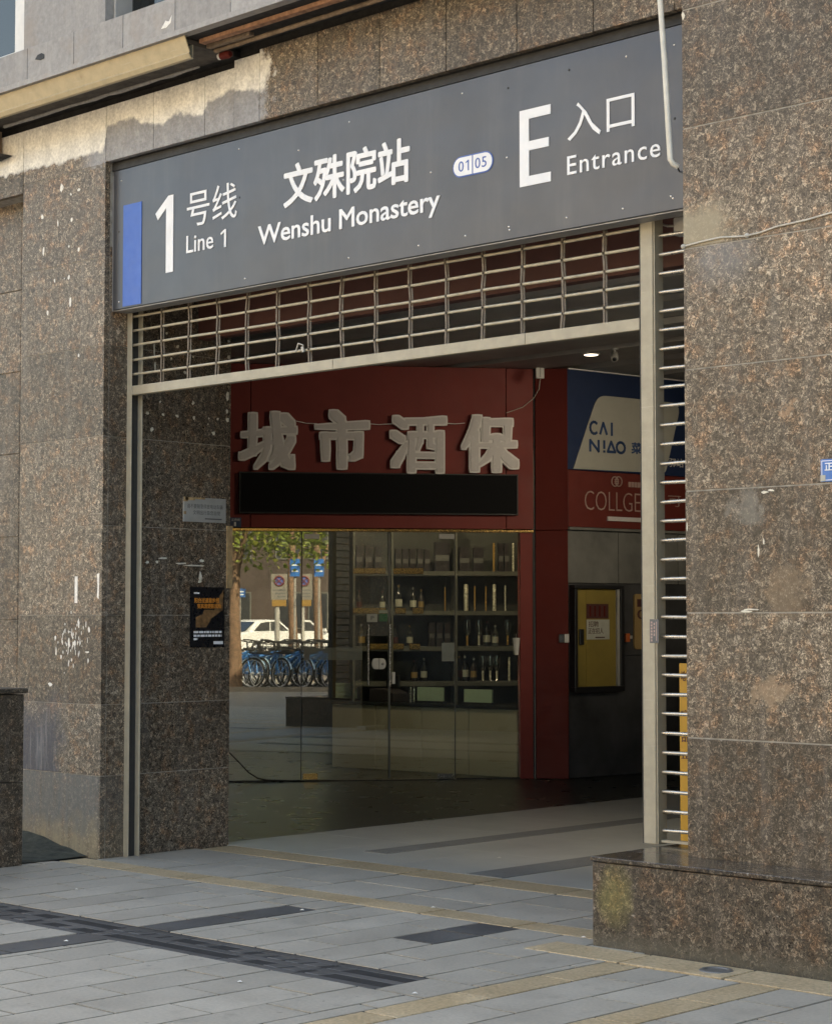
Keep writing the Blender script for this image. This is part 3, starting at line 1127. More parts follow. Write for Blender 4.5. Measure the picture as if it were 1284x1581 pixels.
# ------------------------------------------------------------------ plinth below the right pier
t = thing('granite_plinth', 'low dark granite plinth with mossy patch under the right pier', 'plinth', (5.5, -.3, 0))
PF = facade(-.60)
mb = MB()
slab_wall(mb, PF, [4.245, 5.9, 7.8], [-.02, .385], -.04, 0., 0, .004)
mb.box((4.25, -.56, -.02), (7.8, .84, .384), 0, .5)
mb.build('body', M['granite_plinth'], t, bevel=.003)
mb = MB()
mb.box((4.238, -.606, .387), (7.8, RP_Y - .001, .408))
mb.box((4.238, RP_Y + .001, .387), (RP_X - .002, .845, .408))
mb.build('top_slab', M['granite_top'], t, bevel=.003)

# low parapet at the left edge ---------------------------------------------------
t = thing('parapet', 'low dark granite parapet with rounded coping at the left edge', 'parapet', (-.2, -1.5, 0))
LW = Plane((-.07, 0), (0, 1))
mb = MB()
slab_wall(mb, LW, [-3.2, -1.7, -.735], [-.02, .508, 1.04], -.30, 0.)
mb.build('body', M['granite_low'], t, bevel=.003)
mb = MB()
mb.obox(LW, -3.2, -.715, 1.044, 1.076, -.32, .02)
mb.build('coping', M['granite_low'], t, bevel=.012, seg=3)

# dirt heaped between parapet and pier
mb = MB()
random.seed(3)
nx, ny = 16, 6
vs, fs = [], []
for i in range(nx + 1):
    for j in range(ny + 1):
        xx = -1.6 + 1.47 * i / nx
        yy = -.75 + (FACE + .75) * j / ny
        h = max(0., .105 * (j / ny) * min(1, (-.13 - xx) / .6)) + random.uniform(-.006, .008)
        vs.append((xx, yy, max(.001, h) + .004))
for i in range(nx):
    for j in range(ny):
        a = i * (ny + 1) + j
        fs.append((a, a + ny + 1, a + ny + 2, a + 1))
mb.add(vs, fs, 0, True)
tag(mb.build('mossy_dirt', M['dirt']), kind='stuff', label='dark mossy dirt heaped in the gap behind the parapet', cat='dirt')

# ------------------------------------------------------------------ passage ceiling and walls
mb = MB()
y = .5
i = 0
while y < 14.2:
    w = (.62, .30, .62, .22)[i % 4]
    mb.box((-9.1, y + .004, ZC + (.0 if i % 2 == 0 else .05)), (7.8, min(y + w - .004, 14.2), ZC + .12), i % 2)
    y += w
    i += 1
mb.build('passage_ceiling', [M['ceiling'], M['ceiling_dark']], bld)
mb = MB()
mb.box((-.0, .56, 3.345), (RP_X, .64, ZC - .002))
mb.build('lintel_panel', M['red_soffit'], bld)
mb = MB()
mb.box((0, -.008, 3.96), (RP_X, .56, 4.40))
mb.build('shutter_housing', M['dark_void'], bld)
mb = MB()
mb.box((RP_X, .852, -.05), (RP_X + .2, 14.2, ZC + .1))
mb.build('passage_wall', M['concrete_dark'], bld)
mb = MB()
mb.box((-9.1, 14.0, -.05), (RP_X, 14.19, ZC + .1))
mb.build('passage_wall', M['concrete_dark'], bld)

# ================================================================== entrance sign
t = thing('entrance_sign', 'long grey metal station sign with white lettering above the shutter', 'sign', (2.2, -.1, 3.46))
sx0, sx1, sz0, sz1 = .012, 4.53, 3.457, 4.352
mb = MB()
mb.obox(SIGN, sx0, sx1, sz0, sz1, -.13, 0.)
mb.build('panel', M['sign'], t, bevel=.004)
mb = MB()
mb.obox(SIGN, -.004, sx0 - .001, sz0 - .004, sz1 - .03, -.12, -.004)
mb.obox(SIGN, sx0, sx1, sz0 - .006, sz0 - .001, -.12, -.01)
mb.build('edge_trim', M['sign_edge'], t)
mb = MB()
mb.obox(SIGN, 0., sx1, sz1 + .001, 4.404, -.10, .002)
mb.build('top_shadow_gap', M['gap_black'], t)  # black strip stands for the shadow in the gap above the sign


def sbox(uL, uR, pb, pt, pl=SIGN):
    return pl.s(uL, 400), pl.s(uR, 400), pl.z(*pb), pl.z(*pt)


L0, L1 = .0005, .004
mb = MB()
a = sbox(191, 219, (205, 471), (205, 314.5))
mb.obox(SIGN, *a, L0, L1)
mb.build('line_colour_block', M['blue_line'], t)


def sign_text(body, fit, bold=0., space=1., latin=False, mat='white_letter', o0=L0, o1=L1, parent=t, pl=SIGN):
    m = MB()
    letters(m, body, pl, fit, o0, o1, 0, bold, space, latin)
    return m.build('lettering', M[mat], parent)


m1 = MB()
a = sbox(240.5, 268, (262, 420.5), (266, 301))
fx = lambda q: a[0] + q * (a[1] - a[0])
fz = lambda q: a[2] + q * (a[3] - a[2])
m1.prism(SIGN, [(fx(.60), fz(0)), (fx(1), fz(0)), (fx(1), fz(1)), (fx(.72), fz(1)), (fx(0), fz(.80)), (fx(.14), fz(.71)), (fx(.60), fz(.845))], L0, L1)
m1.build('lettering', M['white_letter'], t)
sign_text('号线', sbox(289, 366, (303, 349), (358.7, 281)))
sign_text('Line', sbox(288.5, 330, (290, 391), (290, 364.5)), .006, 1., True)


def digit_one(m_, a_, o0, o1, wd=.40):
    X_ = lambda q: a_[0] + q * (a_[1] - a_[0])
    Z_ = lambda q: a_[2] + q * (a_[3] - a_[2])
    m_.prism(SIGN, [(X_(1 - wd), Z_(0)), (X_(1), Z_(0)), (X_(1), Z_(1)), (X_(.76), Z_(1)), (X_(0), Z_(.82)), (X_(.10), Z_(.72)), (X_(1 - wd), Z_(.85))], o0, o1)


m1 = MB()
digit_one(m1, sbox(341, 349.5, (345, 382), (345, 354.5)), L0, L1, .34)
m1.build('lettering', M['white_letter'], t)
sign_text('文殊院站', sbox(438, 633, (442, 321.5), (621, 213)), .022)
sign_text('Wenshu Monastery', sbox(399, 679.5, (407, 377.5), (405, 349)), .014, .98, True)
m1 = MB()
a = sbox(803, 851, (803, 289.5), (803, 172))
w, h = a[1] - a[0], a[3] - a[2]
st_ = .30 * w
hb = .125 * h
poly = [(a[0], a[2]), (a[1], a[2]), (a[1], a[2] + hb), (a[0] + st_, a[2] + hb), (a[0] + st_, a[2] + .46 * h), (a[1] - .06 * w, a[2] + .46 * h), (a[1] - .06 * w, a[2] + .58 * h),
        (a[0] + st_, a[2] + .58 * h), (a[0] + st_, a[3] - hb), (a[1], a[3] - hb), (a[1], a[3]), (a[0], a[3])]
m1.prism(SIGN, poly, L0, L1)
m1.build('lettering', M['white_letter'], t)
sign_text('入口', sbox(877, 981, (879, 218), (980, 137.6)))
sign_text('Entrance', sbox(876.5, 1020.5, (878.5, 270), (878.5, 241.5)), .004, 1.12, True)


def stadium(s0, s1, z0, z1, n=10):
    r = (z1 - z0) / 2
    c = (z0 + z1) / 2
    return [(s1 - r + r * math.cos(q), c + r * math.sin(q)) for q in [-math.pi / 2 + math.pi * i / n for i in range(n + 1)]] + \
           [(s0 + r + r * math.cos(q), c + r * math.sin(q)) for q in [math.pi / 2 + math.pi * i / n for i in range(n + 1)]]


a = sbox(699.5, 762, (731, 270), (731, 237.5))
m1 = MB()
m1.prism(SIGN, stadium(*a), L0, L1 - .001)
bd = m1.build('number_badge', M['blue_text'], t)
m1 = MB()
e_ = .007
a2 = (a[0] + e_, a[1] - e_, a[2] + e_, a[3] - e_)
m1.prism(SIGN, stadium(*a2), L1 - .001, L1 + .001)
m1.build('badge_face', M['white_letter'], bd)
m1 = MB()
cm = (a[0] + a[1]) / 2
hh = a[3] - a[2]
m1.obox(SIGN, cm - .003, cm + .003, a[2] + .004, a[3] - .004, L1 + .001, L1 + .0025)
letters(m1, '0', SIGN, (a[0] + .30 * (cm - a[0]), a[0] + .56 * (cm - a[0]), a[2] + .26 * hh, a[3] - .24 * hh), L1 + .001, L1 + .0025)
digit_one(m1, (a[0] + .66 * (cm - a[0]), a[0] + .82 * (cm - a[0]), a[2] + .26 * hh, a[3] - .24 * hh), L1 + .001, L1 + .0025, .34)
letters(m1, '05', SIGN, (cm + .018, a[1] - .045, a[2] + .26 * hh, a[3] - .24 * hh), L1 + .001, L1 + .0025, 0, 0, 1.1)
m1.build('lettering', M['blue_text'], bd)
for u, v in ((184, 358), (184, 466), (188, 279), (369, 230), (378, 430), (539, 188), (538, 398), (461, 232), (370, 305), (646, 379), (784, 136), (782, 243), (718, 364), (785, 350), (786, 355),
             (665, 266), (530, 278), (878, 108), (966, 87), (1040, 69), (1041, 183), (961, 322), (1035, 303), (1038, 306), (874, 336), (713, 144)):
    s, z = SIGN.st(u, v)
    mb = MB()
    mb.lathe(SIGN.W(s, z, 0), [(.0065, 0), (.0055, .002), (.002, .003)], 8, 0, SIGN.n)
    mb.build('screw', M[random.choice(('steel', 'steel', 'black'))], t)

# white conduit hanging down across the right end of the sign
CD = facade(-.30)
c0, c1, c2 = CD.st(1014, -60), CD.st(1034, 246), CD.st(1036, 252)
t = thing('conduit_pipe', 'thin white conduit hanging down across the right end of the sign', 'conduit', CD.W(*c1))
mb = MB()
mb.tube([CD.W(*c0), CD.W((c0[0] + c1[0]) / 2 + .004, (c0[1] + c1[1]) / 2), CD.W(*c1), CD.W(*c2, -.01), CD.W(c2[0] + .01, c2[1] - .012, -.035)], .0135, 12)
mb.build('pipe', M['pvc'], t)
mb = MB()
e0 = Vector(CD.W(c2[0] + .01, c2[1] - .012, -.035))
e1 = Vector(SIGN.W(*SIGN.st(1049, 265), .004))
mb.tube([e0, (e0 + e1) / 2 + Vector((0, 0, -.004)), e1], .004, 6)
mb.build('wire_end', M['wire_black'], t)

# ================================================================== roller shutter
t = thing('roller_shutter', 'half raised beige roller grille hanging across the entrance', 'roller shutter', (2.1, 0, 2.95))
PITCHR = .0925
RX0, RX1 = .05, 4.105
mb = MB()
mb.box((.022, -.022, 2.925), (4.095, .022, 2.985))
rail_o = mb.build('bottom_rail', M['rail'], t, bevel=.003)
for x in (1.9, 3.35):
    mb = MB()
    mb.box((x, -.0235, 2.928), (x + .002, -.0222, 2.982))
    mb.build('rail_joint', M['groove'], rail_o)
rodz = [3.062 + PITCHR * k for k in range(8)]
for z in rodz:
    mb = MB()
    sag = random.uniform(-.003, .003)
    pts = [(RX0 - .03 + (RX1 - RX0 + .03) * i / 8, random.uniform(-.003, .003), z + random.uniform(-.003, .003) + sag) for i in range(9)]
    mb.tube(pts, .0085, 8)
    mb.build('rod', M['rod_cream'], t)
random.seed(11)
xl = [SHUT.s(u, 560) for u in (250.8, 292.8, 336.5, 382, 428.8, 478)]
pl_ = (xl[-1] - xl[0]) / 5
cols = list(xl)
while cols[-1] + pl_ < 4.05:
    cols.append(cols[-1] + pl_)
for c in cols:
    mb = MB()
    zz = [2.985] + rodz
    off = [random.uniform(-.010, .010) for _ in zz]
    for i in range(len(zz) - 1):
        a, b = Vector((c + off[i], 0, zz[i])), Vector((c + off[i + 1] * .5, 0, zz[i + 1]))
        w_ = .0058
        for yy in (-.012, .009):
            mb.hexa([(a.x - w_, yy, a.z - .006), (a.x + w_, yy, a.z - .006), (a.x + w_, yy + .003, a.z - .006), (a.x - w_, yy + .003, a.z - .006),
                     (b.x - w_, yy, b.z + .006), (b.x + w_, yy, b.z + .006), (b.x + w_, yy + .003, b.z + .006), (b.x - w_, yy + .003, b.z + .006)])
    mb.build('link_chain', M['link'], t)
# string tied to a rod
s, z = SHUT.st(470, 539)
mb = MB()
mb.tube([(s - .06, -.014, z - .01), (s - .03, -.02, z + .035), (s + .01, -.02, z + .02), (s, -.016, z - .01), (s - .03, -.016, z - .004)], .004, 6)
mb.tube([(s + .0, -.018, z + .01), (s + .012, -.018, z - .02)], .009, 6)
tag(mb.build('string_knot', M['wire_pale']), 'pale string knotted round a shutter rod near the left', 'string')

# left guide: a channel
t = thing('shutter_guide', 'tall slim beige guide channel of the shutter on the left pier', 'guide rail', (.03, 0, 0))
mb = MB()
mb.box((.002, -.03, 0), (.016, .055, 3.95))
mb.box((.016, -.03, 0), (.050, -.022, 3.95))
mb.build('channel', M['rail'], t, bevel=.002)
mb = MB()
mb.box((.016, .045, 0), (.062, .055, 3.95))
mb.build('inner_lip', M['rail'], t, bevel=.002)
mb = MB()
mb.box((.016, -.021, 0), (.022, .044, 3.95))
mb.build('groove', M['groove'], t)

# right post
t = thing('shutter_post', 'tall beige square post between the shutter and the narrow side grille', 'post', (4.15, 0, .408))
mb = MB()
mb.box((4.112, -.035, .409), (4.188, .045, 3.95))
mb.build('post', M['rail'], t, bevel=.003)
mb = MB()
mb.box((4.190, -.030, .409), (4.197, .04, 3.95), 0)
mb.build('side_channel', M['rail'], t, bevel=.001)
mb = MB()
mb.box((4.1, -.026, 2.5), (4.111, .035, 3.95))
mb.box((4.1, -.026, .409), (4.111, .035, 2.5))
mb.build('groove', M['groove'], t)
PO = facade(-.035)
a = PO.rect(1002.5, 956, 1016.5, 993)
t = thing('post_sticker', 'small grey label with gold print stuck on the beige post', 'sticker', PO.W(a[0], a[2]))
mb = MB()
mb.obox(PO, *a, .0005, .0015)
mb.build('label', M['plaque_text'], t)
mb = MB()
w = a[1] - a[0]
h = a[3] - a[2]
for i in range(7):
    mb.obox(PO, a[0] + .12 * w, a[0] + .30 * w, a[2] + h * (.07 + .125 * i), a[2] + h * (.155 + .125 * i), .0015, .002)
for i in range(4):
    mb.obox(PO, a[0] + .44 * w, a[0] + .58 * w, a[2] + h * (.30 + .15 * i), a[2] + h * (.40 + .15 * i), .0015, .002)
mb.obox(PO, a[0] + .72 * w, a[0] + .80 * w, a[2] + h * .1, a[2] + h * .9, .0015, .002)
mb.build('print', M['rose_text'], t)

# side grille
t = thing('side_grille', 'narrow fixed grille of steel rods between post and right pier', 'grille', (4.4, 0, .408))
z = .476
k = 0
while z < 3.95:
    mb = MB()
    mb.tube([(4.204, random.uniform(-.002, .002), z + random.uniform(-.002, .002)), (4.45, random.uniform(-.003, .003), z + random.uniform(-.003, .003)), (4.75, 0, z)], .0095, 8)
    mb.build('rod', M['rod'], t)
    z += .0937
    k += 1
mb = MB()
mb.box((4.207, -.02, .420), (4.56, .02, .432))
mb.build('sill', M['rail'], t)
BX = facade(.10)
a = BX.rect(1038, 336, 1062, 360)
t = thing('junction_box', 'white plastic box behind the top of the side grille', 'junction box', BX.W(a[0], a[2]))
mb = MB()
mb.obox(BX, *a, -.06, 0.)
mb.build('case', M['white_plastic'], t, bevel=.006)
mb = MB()
mb.tube([BX.W(*BX.st(1020, 346)), BX.W(*BX.st(1030, 349)), BX.W(*BX.st(1040, 349))], .006, 6)
mb.build('wire', M['wire_pale'], t)

# cable across the right pier
mb = MB()
pts = [RPF.st(*q) for q in ((1055, 381), (1085, 373), (1112, 367), (1150, 365), (1172, 360), (1200, 350), (1245, 340), (1300, 324))]
mb.tube([RPF.W(s, z, .006) for s, z in pts], .0045, 6)
for q in ((1055, 381), (1153, 364)):
    mb.lathe(RPF.W(*RPF.st(*q), .003), [(.012, 0), (.010, .008), (.004, .011)], 8, 0, RPF.n)
tag(mb.build('pier_cable', M['wire_pale']), 'thin pale cable clipped across the right granite pier', 'cable')

# address plate on the right pier
s0, z0 = RPF.st(1267, 744.5)
z1 = RPF.z(1267, 709.5)
pw = .27
t = thing('address_plate', 'blue enamel address plate with white border on the right pier', 'address plate', RPF.W(s0, z0))
mb = MB()
mb.obox(RPF, s0, s0 + pw, z0, z1, .001, .006)
mb.build('plate', M['address_blue'], t, bevel=.002)
mb = MB()
for r_ in ((.006, pw - .006, .006, .009), (.006, pw - .006, z1 - z0 - .009, z1 - z0 - .006), (.006, .009, .009, z1 - z0 - .009), (pw - .009, pw - .006, .009, z1 - z0 - .009)):
    mb.obox(RPF, s0 + r_[0], s0 + r_[1], z0 + r_[2], z0 + r_[3], .006, .0068)
letters(mb, '正府街', RPF, (s0 + .022, s0 + .16, z1 - .052, z1 - .014), .006, .0072, 0, .02)
letters(mb, '1', RPF, (s0 + .062, s0 + .078, z0 + .012, z0 + .052), .006, .0072, 0, .03)
mb.build('lettering', M['white_letter'], t)
mb = MB()
mb.obox(RPF, s0 + .001, s0 + .026, z0 + .003, z0 + .03, .0075, .0085)
mb.build('paper_scrap', M['paper'], t)

# ------------------------------------------------------------------ things on the passage side of the left pier
RO = -.004
a = RET.rect(294, 906, 346, 999)
t = thing('black_poster', 'black poster with orange headline and sepia picture on the pier', 'poster', RET.W(a[0], a[2], RO))
mb = MB()
mb.obox(RET, *a, RO, .002)
mb.build('sheet', M['poster_black'], t)
w, h = a[1] - a[0], a[3] - a[2]
sub = lambda x0, x1, y0, y1: (a[0] + x0 * w, a[0] + x1 * w, a[2] + y0 * h, a[2] + y1 * h)
mb = MB()
letters(mb, '阳台过道靠步线', RET, sub(.12, .84, .735, .82), .002, .003, 0, .02)
letters(mb, '变高清楚防风险', RET, sub(.20, .90, .645, .725), .002, .003, 0, .02)
mb.build('headline', M['poster_orange'], t)
mb = MB()
mb.prism(RET, [(a[0] + x * w, a[2] + y * h) for x, y in ((.16, .33), (.46, .33), (.62, .48), (.95, .62), (.97, .96), (.86, .86), (.70, .62), (.40, .62), (.36, .55), (.16, .50))], .002, .0026)
mb.build('picture', M['poster_brown'], t)
mb = MB()
for yy, xx in ((.235, .92), (.175, .92), (.12, .22)):
    x_ = .10
    while x_ < xx:
        l_ = random.uniform(.04, .14)
        mb.obox(RET, *sub(x_, min(xx, x_ + l_), yy, yy + .035), .002, .003)
        x_ += l_ + .02
mb.obox(RET, *sub(.68, .96, .05, .10), .002, .003)
mb.obox(RET, *sub(.10, .26, .885, .91), .002, .003)
mb.build('small_print', M['white_letter'], t)

a = RET.rect(283, 767, 348, 808)
t = thing('plaque', 'grey metal notice plaque with faded text beside the timber edge', 'plaque', RET.W(a[0], a[2], RO))
mb = MB()
mb.obox(RET, *a, RO, .006)
mb.build('plate', M['plaque'], t, bevel=.001)
w, h = a[1] - a[0], a[3] - a[2]
mb = MB()
letters(mb, '请不要随意停放电动车辆', RET, sub(.08, .92, .55, .74), .006, .0066)
letters(mb, '文明出行靠您自觉', RET, sub(.22, .86, .30, .48), .006, .0066)
mb.obox(RET, *sub(.5, .9, .12, .17), .006, .0066)
mb.build('lettering', M['plaque_text'], t)
mb = MB()
for x0, x1, y0, y1 in ((-.01, .10, .82, 1.01), (.04, .26, .88, 1.0), (.0, .06, .3, .42), (.26, .5, .93, 1.0)):
    mb.obox(RET, *sub(x0, x1, y0, y1), .006, .007)
mb.build('torn_tape', M['timber'], t)

# ================================================================== shop front across the passage
zh = SHOP.z(600, 819)             # underside of the red fascia
z_top = ZC - .003
shop = thing('liquor_shop', 'dark red liquor shop front with glass doors inside the passage', 'shop front', SHOP.W(1.4, 0))
mb = MB()
sj = [-1.6, SHOP.s(387, 700), SHOP.s(781, 700), s_end]
slab_wall(mb, SHOP, sj, [zh + .018, z_top], -.12, 0., 0, .006)
mb.obox(SHOP, -1.6, s_end, zh + .018, z_top, -.125, -.121, 1)
mb.build('fascia', [M['red'], M['black']], shop, bevel=.003)
mb = MB()
mb.obox(SHOP, -1.6, s_end, zh - .012, zh + .014, -.10, .012)
mb.build('brass_trim', M['gold'], shop, bevel=.003)
sjb = SHOP.s(803, 1000)
mb = MB()
mb.obox(SHOP, sjb, s_end - .002, .0, zh - .014, -.12, -.004)
mb.build('door_jamb', M['red'], shop, bevel=.003)
mb = MB()
mb.obox(SHOP, s_end - .012, s_end, .0, zh - .014, -.12, .001)
mb.build('jamb_edge', M['black'], shop)
# glass
u_edges = [356, 466, 601, 703.5, 803]
se = [SHOP.s(u, 1000) for u in u_edges]
GZ0, GZ1 = .012, zh - .016


def leaf(name, s0, s1, turn=0.):
    m_ = MB()
    pl = SHOP
    if turn:
        d = Vector(cam_angle(8.2 + turn)).to_3d()
        p = SHOP.W(s0, 0)
        pl = Plane((p.x, p.y), (d.x, d.y))
        s1 -= s0
        s0 = 0.
    m_.obox(pl, s0 + .004, s1 - .004, GZ0, GZ1, -.055, -.045)
    o = m_.build(name, M['glass'], shop)
    return o, pl


g1, _ = leaf('glass_panel', -1.5, se[1])
d1, D1 = leaf('glass_door', se[1], se[2], -.6)
d2, _ = leaf('glass_door', se[2], se[3])
g2, _ = leaf('glass_panel', se[3], se[4])
mb = MB()
for s_ in (se[1], se[3]):
    mb.obox(SHOP, s_ - .0035, s_ + .0035, GZ0, GZ1, -.06, -.04)
mb.build('glass_seam', M['black'], shop)
mb = MB()
mb.obox(SHOP, se[2] - .006, se[2] + .014, GZ0, GZ1, -.065, -.04)
mb.build('door_edge', M['shelf'], shop)
mb = MB()
mb.obox(SHOP, -1.5, se[1] - .01, 0., .012, -.07, -.03)
mb.obox(SHOP, se[3] + .01, sjb, 0., .012, -.07, -.03)
mb.obox(SHOP, se[1] + .005, se[3] - .005, -.002, .004, -.075, -.02)
mb.build('floor_channel', M['black'], shop)


def srect(u0, v0, u1, v1, o0, o1, m_, mi=0, pl=SHOP):
    m_.obox(pl, *pl.rect(u0, v0, u1, v1), o0, o1, mi)


mb = MB()
srect(468, 1195, 491, 1204, -.066, -.034, mb)
mb.build('patch_fitting', M['gold'], d1, bevel=.002)
mb = MB()
srect(677, 1195, 701, 1203, -.066, -.034, mb)
mb.build('patch_fitting', M['steel'], d2, bevel=.002)
mb = MB()
srect(470, 824, 494, 832, -.066, -.034, mb)
mb.build('patch_fitting', M['white_plastic'], d1, bevel=.002)
mb = MB()
srect(678, 824, 702, 832, -.066, -.034, mb)
mb.build('patch_fitting', M['grey_plastic'], d2, bevel=.002)
for u, d_, sag in ((569, d1, 1058), (602.5, d2, 1060)):
    s_, za = SHOP.st(u, 964)
    zb = SHOP.z(u, sag)
    mb = MB()
    mb.tube([SHOP.W(s_, zb, -.005), SHOP.W(s_, za, -.005)], .011, 10)
    for zz in (zb + .08, za - .08):
        mb.tube([SHOP.W(s_, zz, -.044), SHOP.W(s_, zz, -.005)], .007, 8)
    mb.build('handle', M['steel'], d_)
for u, d_ in ((580, d1), (590.5, d2)):
    s_, z_ = SHOP.st(u, 1025)
    mb = MB()
    sg = -1 if u < 585 else 1
    half = [(s_ - sg * .030, z_ - .050)] + [(s_ + sg * (.004 + .030 * math.cos(q)), z_ + .050 * math.sin(q)) for q in [-math.pi / 2 + math.pi * i / 10 for i in range(11)]] + [(s_ - sg * .030, z_ + .050)]
    mb.prism(SHOP, half if sg > 0 else half[::-1], -.04, -.012)
    lk = mb.build('lock', M['white_plastic'], d_, bevel=.004)
    if u > 585:
        mb = MB()
        mb.lathe(SHOP.W(s_ + .004, z_, -.0115), [(.013, 0), (.012, .004), (.002, .005)], 14, 0, SHOP.n)
        mb.build('keyhole', M['grey_plastic'], lk)
mb = MB()
srect(567, 948, 583, 960.5, -.042, -.030, mb)
n1 = mb.build('notice', M['paper'], d1)
mb = MB()
letters(mb, 'P', SHOP, SHOP.rect(573, 951, 578, 957), -.030, -.029, 0, .01)
mb.build('lettering', M['plaque_text'], n1)
mb = MB()
srect(586, 947.5, 599, 959.5, -.043, -.041, mb, 0)
srect(586, 942, 599, 946.5, -.043, -.041, mb, 1)
mb.build('notice', [plain('green sticker', (.03, .16, .06), .4), M['paper']], d1)
mb = MB()
srect(683, 992.5, 702, 1021, -.0445, -.042, mb)
mb.build('notice', plain('grey notice', (.20, .22, .20), .6), d2)
mb = MB()
srect(606, 1038, 610.5, 1056, -.043, -.03, mb)
mb.build('tag', M['white_plastic'], d2)
mb = MB()
srect(470, 1000, 560, 1019, -.0448, -.0442, mb, 0)
mb.build('frosted_strip', M['frost'], d1)
s_, z_ = SHOP.st(796, 985)
t = thing('paper_cup', 'white paper cup hanging at the right edge of the shop glass', 'paper cup', SHOP.W(s_, z_ - .15, -.02))
mb = MB()
mb.lathe(SHOP.W(s_ + .01, z_ - .16, -.02), [(.018, 0), (.032, .14), (.034, .16)], 14)
mb.build('cup', M['white_plastic'], t)
mb = MB()
mb.tube([SHOP.W(s_ + .005, z_ - .02, -.01), SHOP.W(s_ + .003, z_ + .04, -.012)], .002, 6)
mb.build('string', M['wire_pale'], t)

# LED screen
a = SHOP.rect(369, 728.5, 798, 796)
t = thing('led_screen', 'long unlit black led screen under the big shop characters', 'led screen', SHOP.W(a[0], a[2]))
mb = MB()
mb.obox(SHOP, *a, .002, .055)
mb.build('frame', M['black'], t, bevel=.003)
mb = MB()
mb.obox(SHOP, a[0] + .012, a[1] - .012, a[2] + .012, a[3] - .012, .0555, .0565)
mb.build('display', M['led'], t)

# ---- the four big characters, drawn with a brush of changing width
CH = {
    '城': [[(3, 63, 5), (38, 67, 6)], [(20, 97, 8), (20, 62, 8), (19, 30, 7)], [(1, 22, 7), (20, 31, 7), (42, 45, 4)],
          [(44, 70, 5), (70, 72, 6), (98, 73, 7)], [(49, 70, 8), (48, 40, 7), (42, 20, 6), (26, 1, 3)],
          [(50, 49, 5), (66, 49, 6)], [(65, 50, 6), (64, 28, 6), (55, 17, 4)],
          [(63, 99, 9), (67, 62, 9), (74, 32, 9), (84, 12, 9), (95, 4, 6), (97, 22, 3)], [(94, 54, 8), (80, 26, 7), (56, 2, 4)], [(80, 97, 8), (94, 84, 7)]],
    '市': [[(34, 101, 8), (48, 88, 8)], [(3, 75, 4), (50, 77, 7), (94, 80, 8)], [(18, 56, 8), (19, 30, 8), (19, 14, 7)], [(14, 57, 6), (82, 58, 7)],
          [(82, 58, 8), (81, 22, 8), (70, 14, 6)], [(49, 78, 9), (50, 30, 9), (50, 0, 9)]],
    '酒': [[(6, 95, 7), (22, 84, 7)], [(1, 66, 7), (16, 56, 7)], [(4, 10, 8), (14, 26, 7), (26, 48, 4)], [(28, 91, 6), (60, 92, 6), (97, 94, 8)],
          [(36, 64, 7), (36, 0, 8)], [(36, 65, 6), (92, 66, 6)], [(92, 66, 8), (92, 0, 8)], [(53, 91, 6), (53, 54, 5), (47, 38, 4)], [(73, 91, 6), (73, 46, 6), (84, 42, 4)],
          [(42, 26, 5), (88, 26, 5)], [(36, 6, 6), (92, 6, 6)]],
    '保': [[(28, 99, 9), (18, 68, 8), (2, 42, 4)], [(23, 68, 9), (23, 0, 9)], [(45, 95, 8), (45, 58, 7)], [(45, 93, 7), (90, 94, 8)], [(88, 93, 8), (87, 58, 7)], [(46, 62, 6), (87, 62, 6)],
          [(34, 46, 5), (66, 47, 6), (99, 49, 7)], [(66, 62, 8), (66, 0, 9)], [(62, 45, 7), (50, 22, 6), (32, 6, 3)], [(70, 45, 6), (82, 24, 8), (100, 8, 9)]],
}


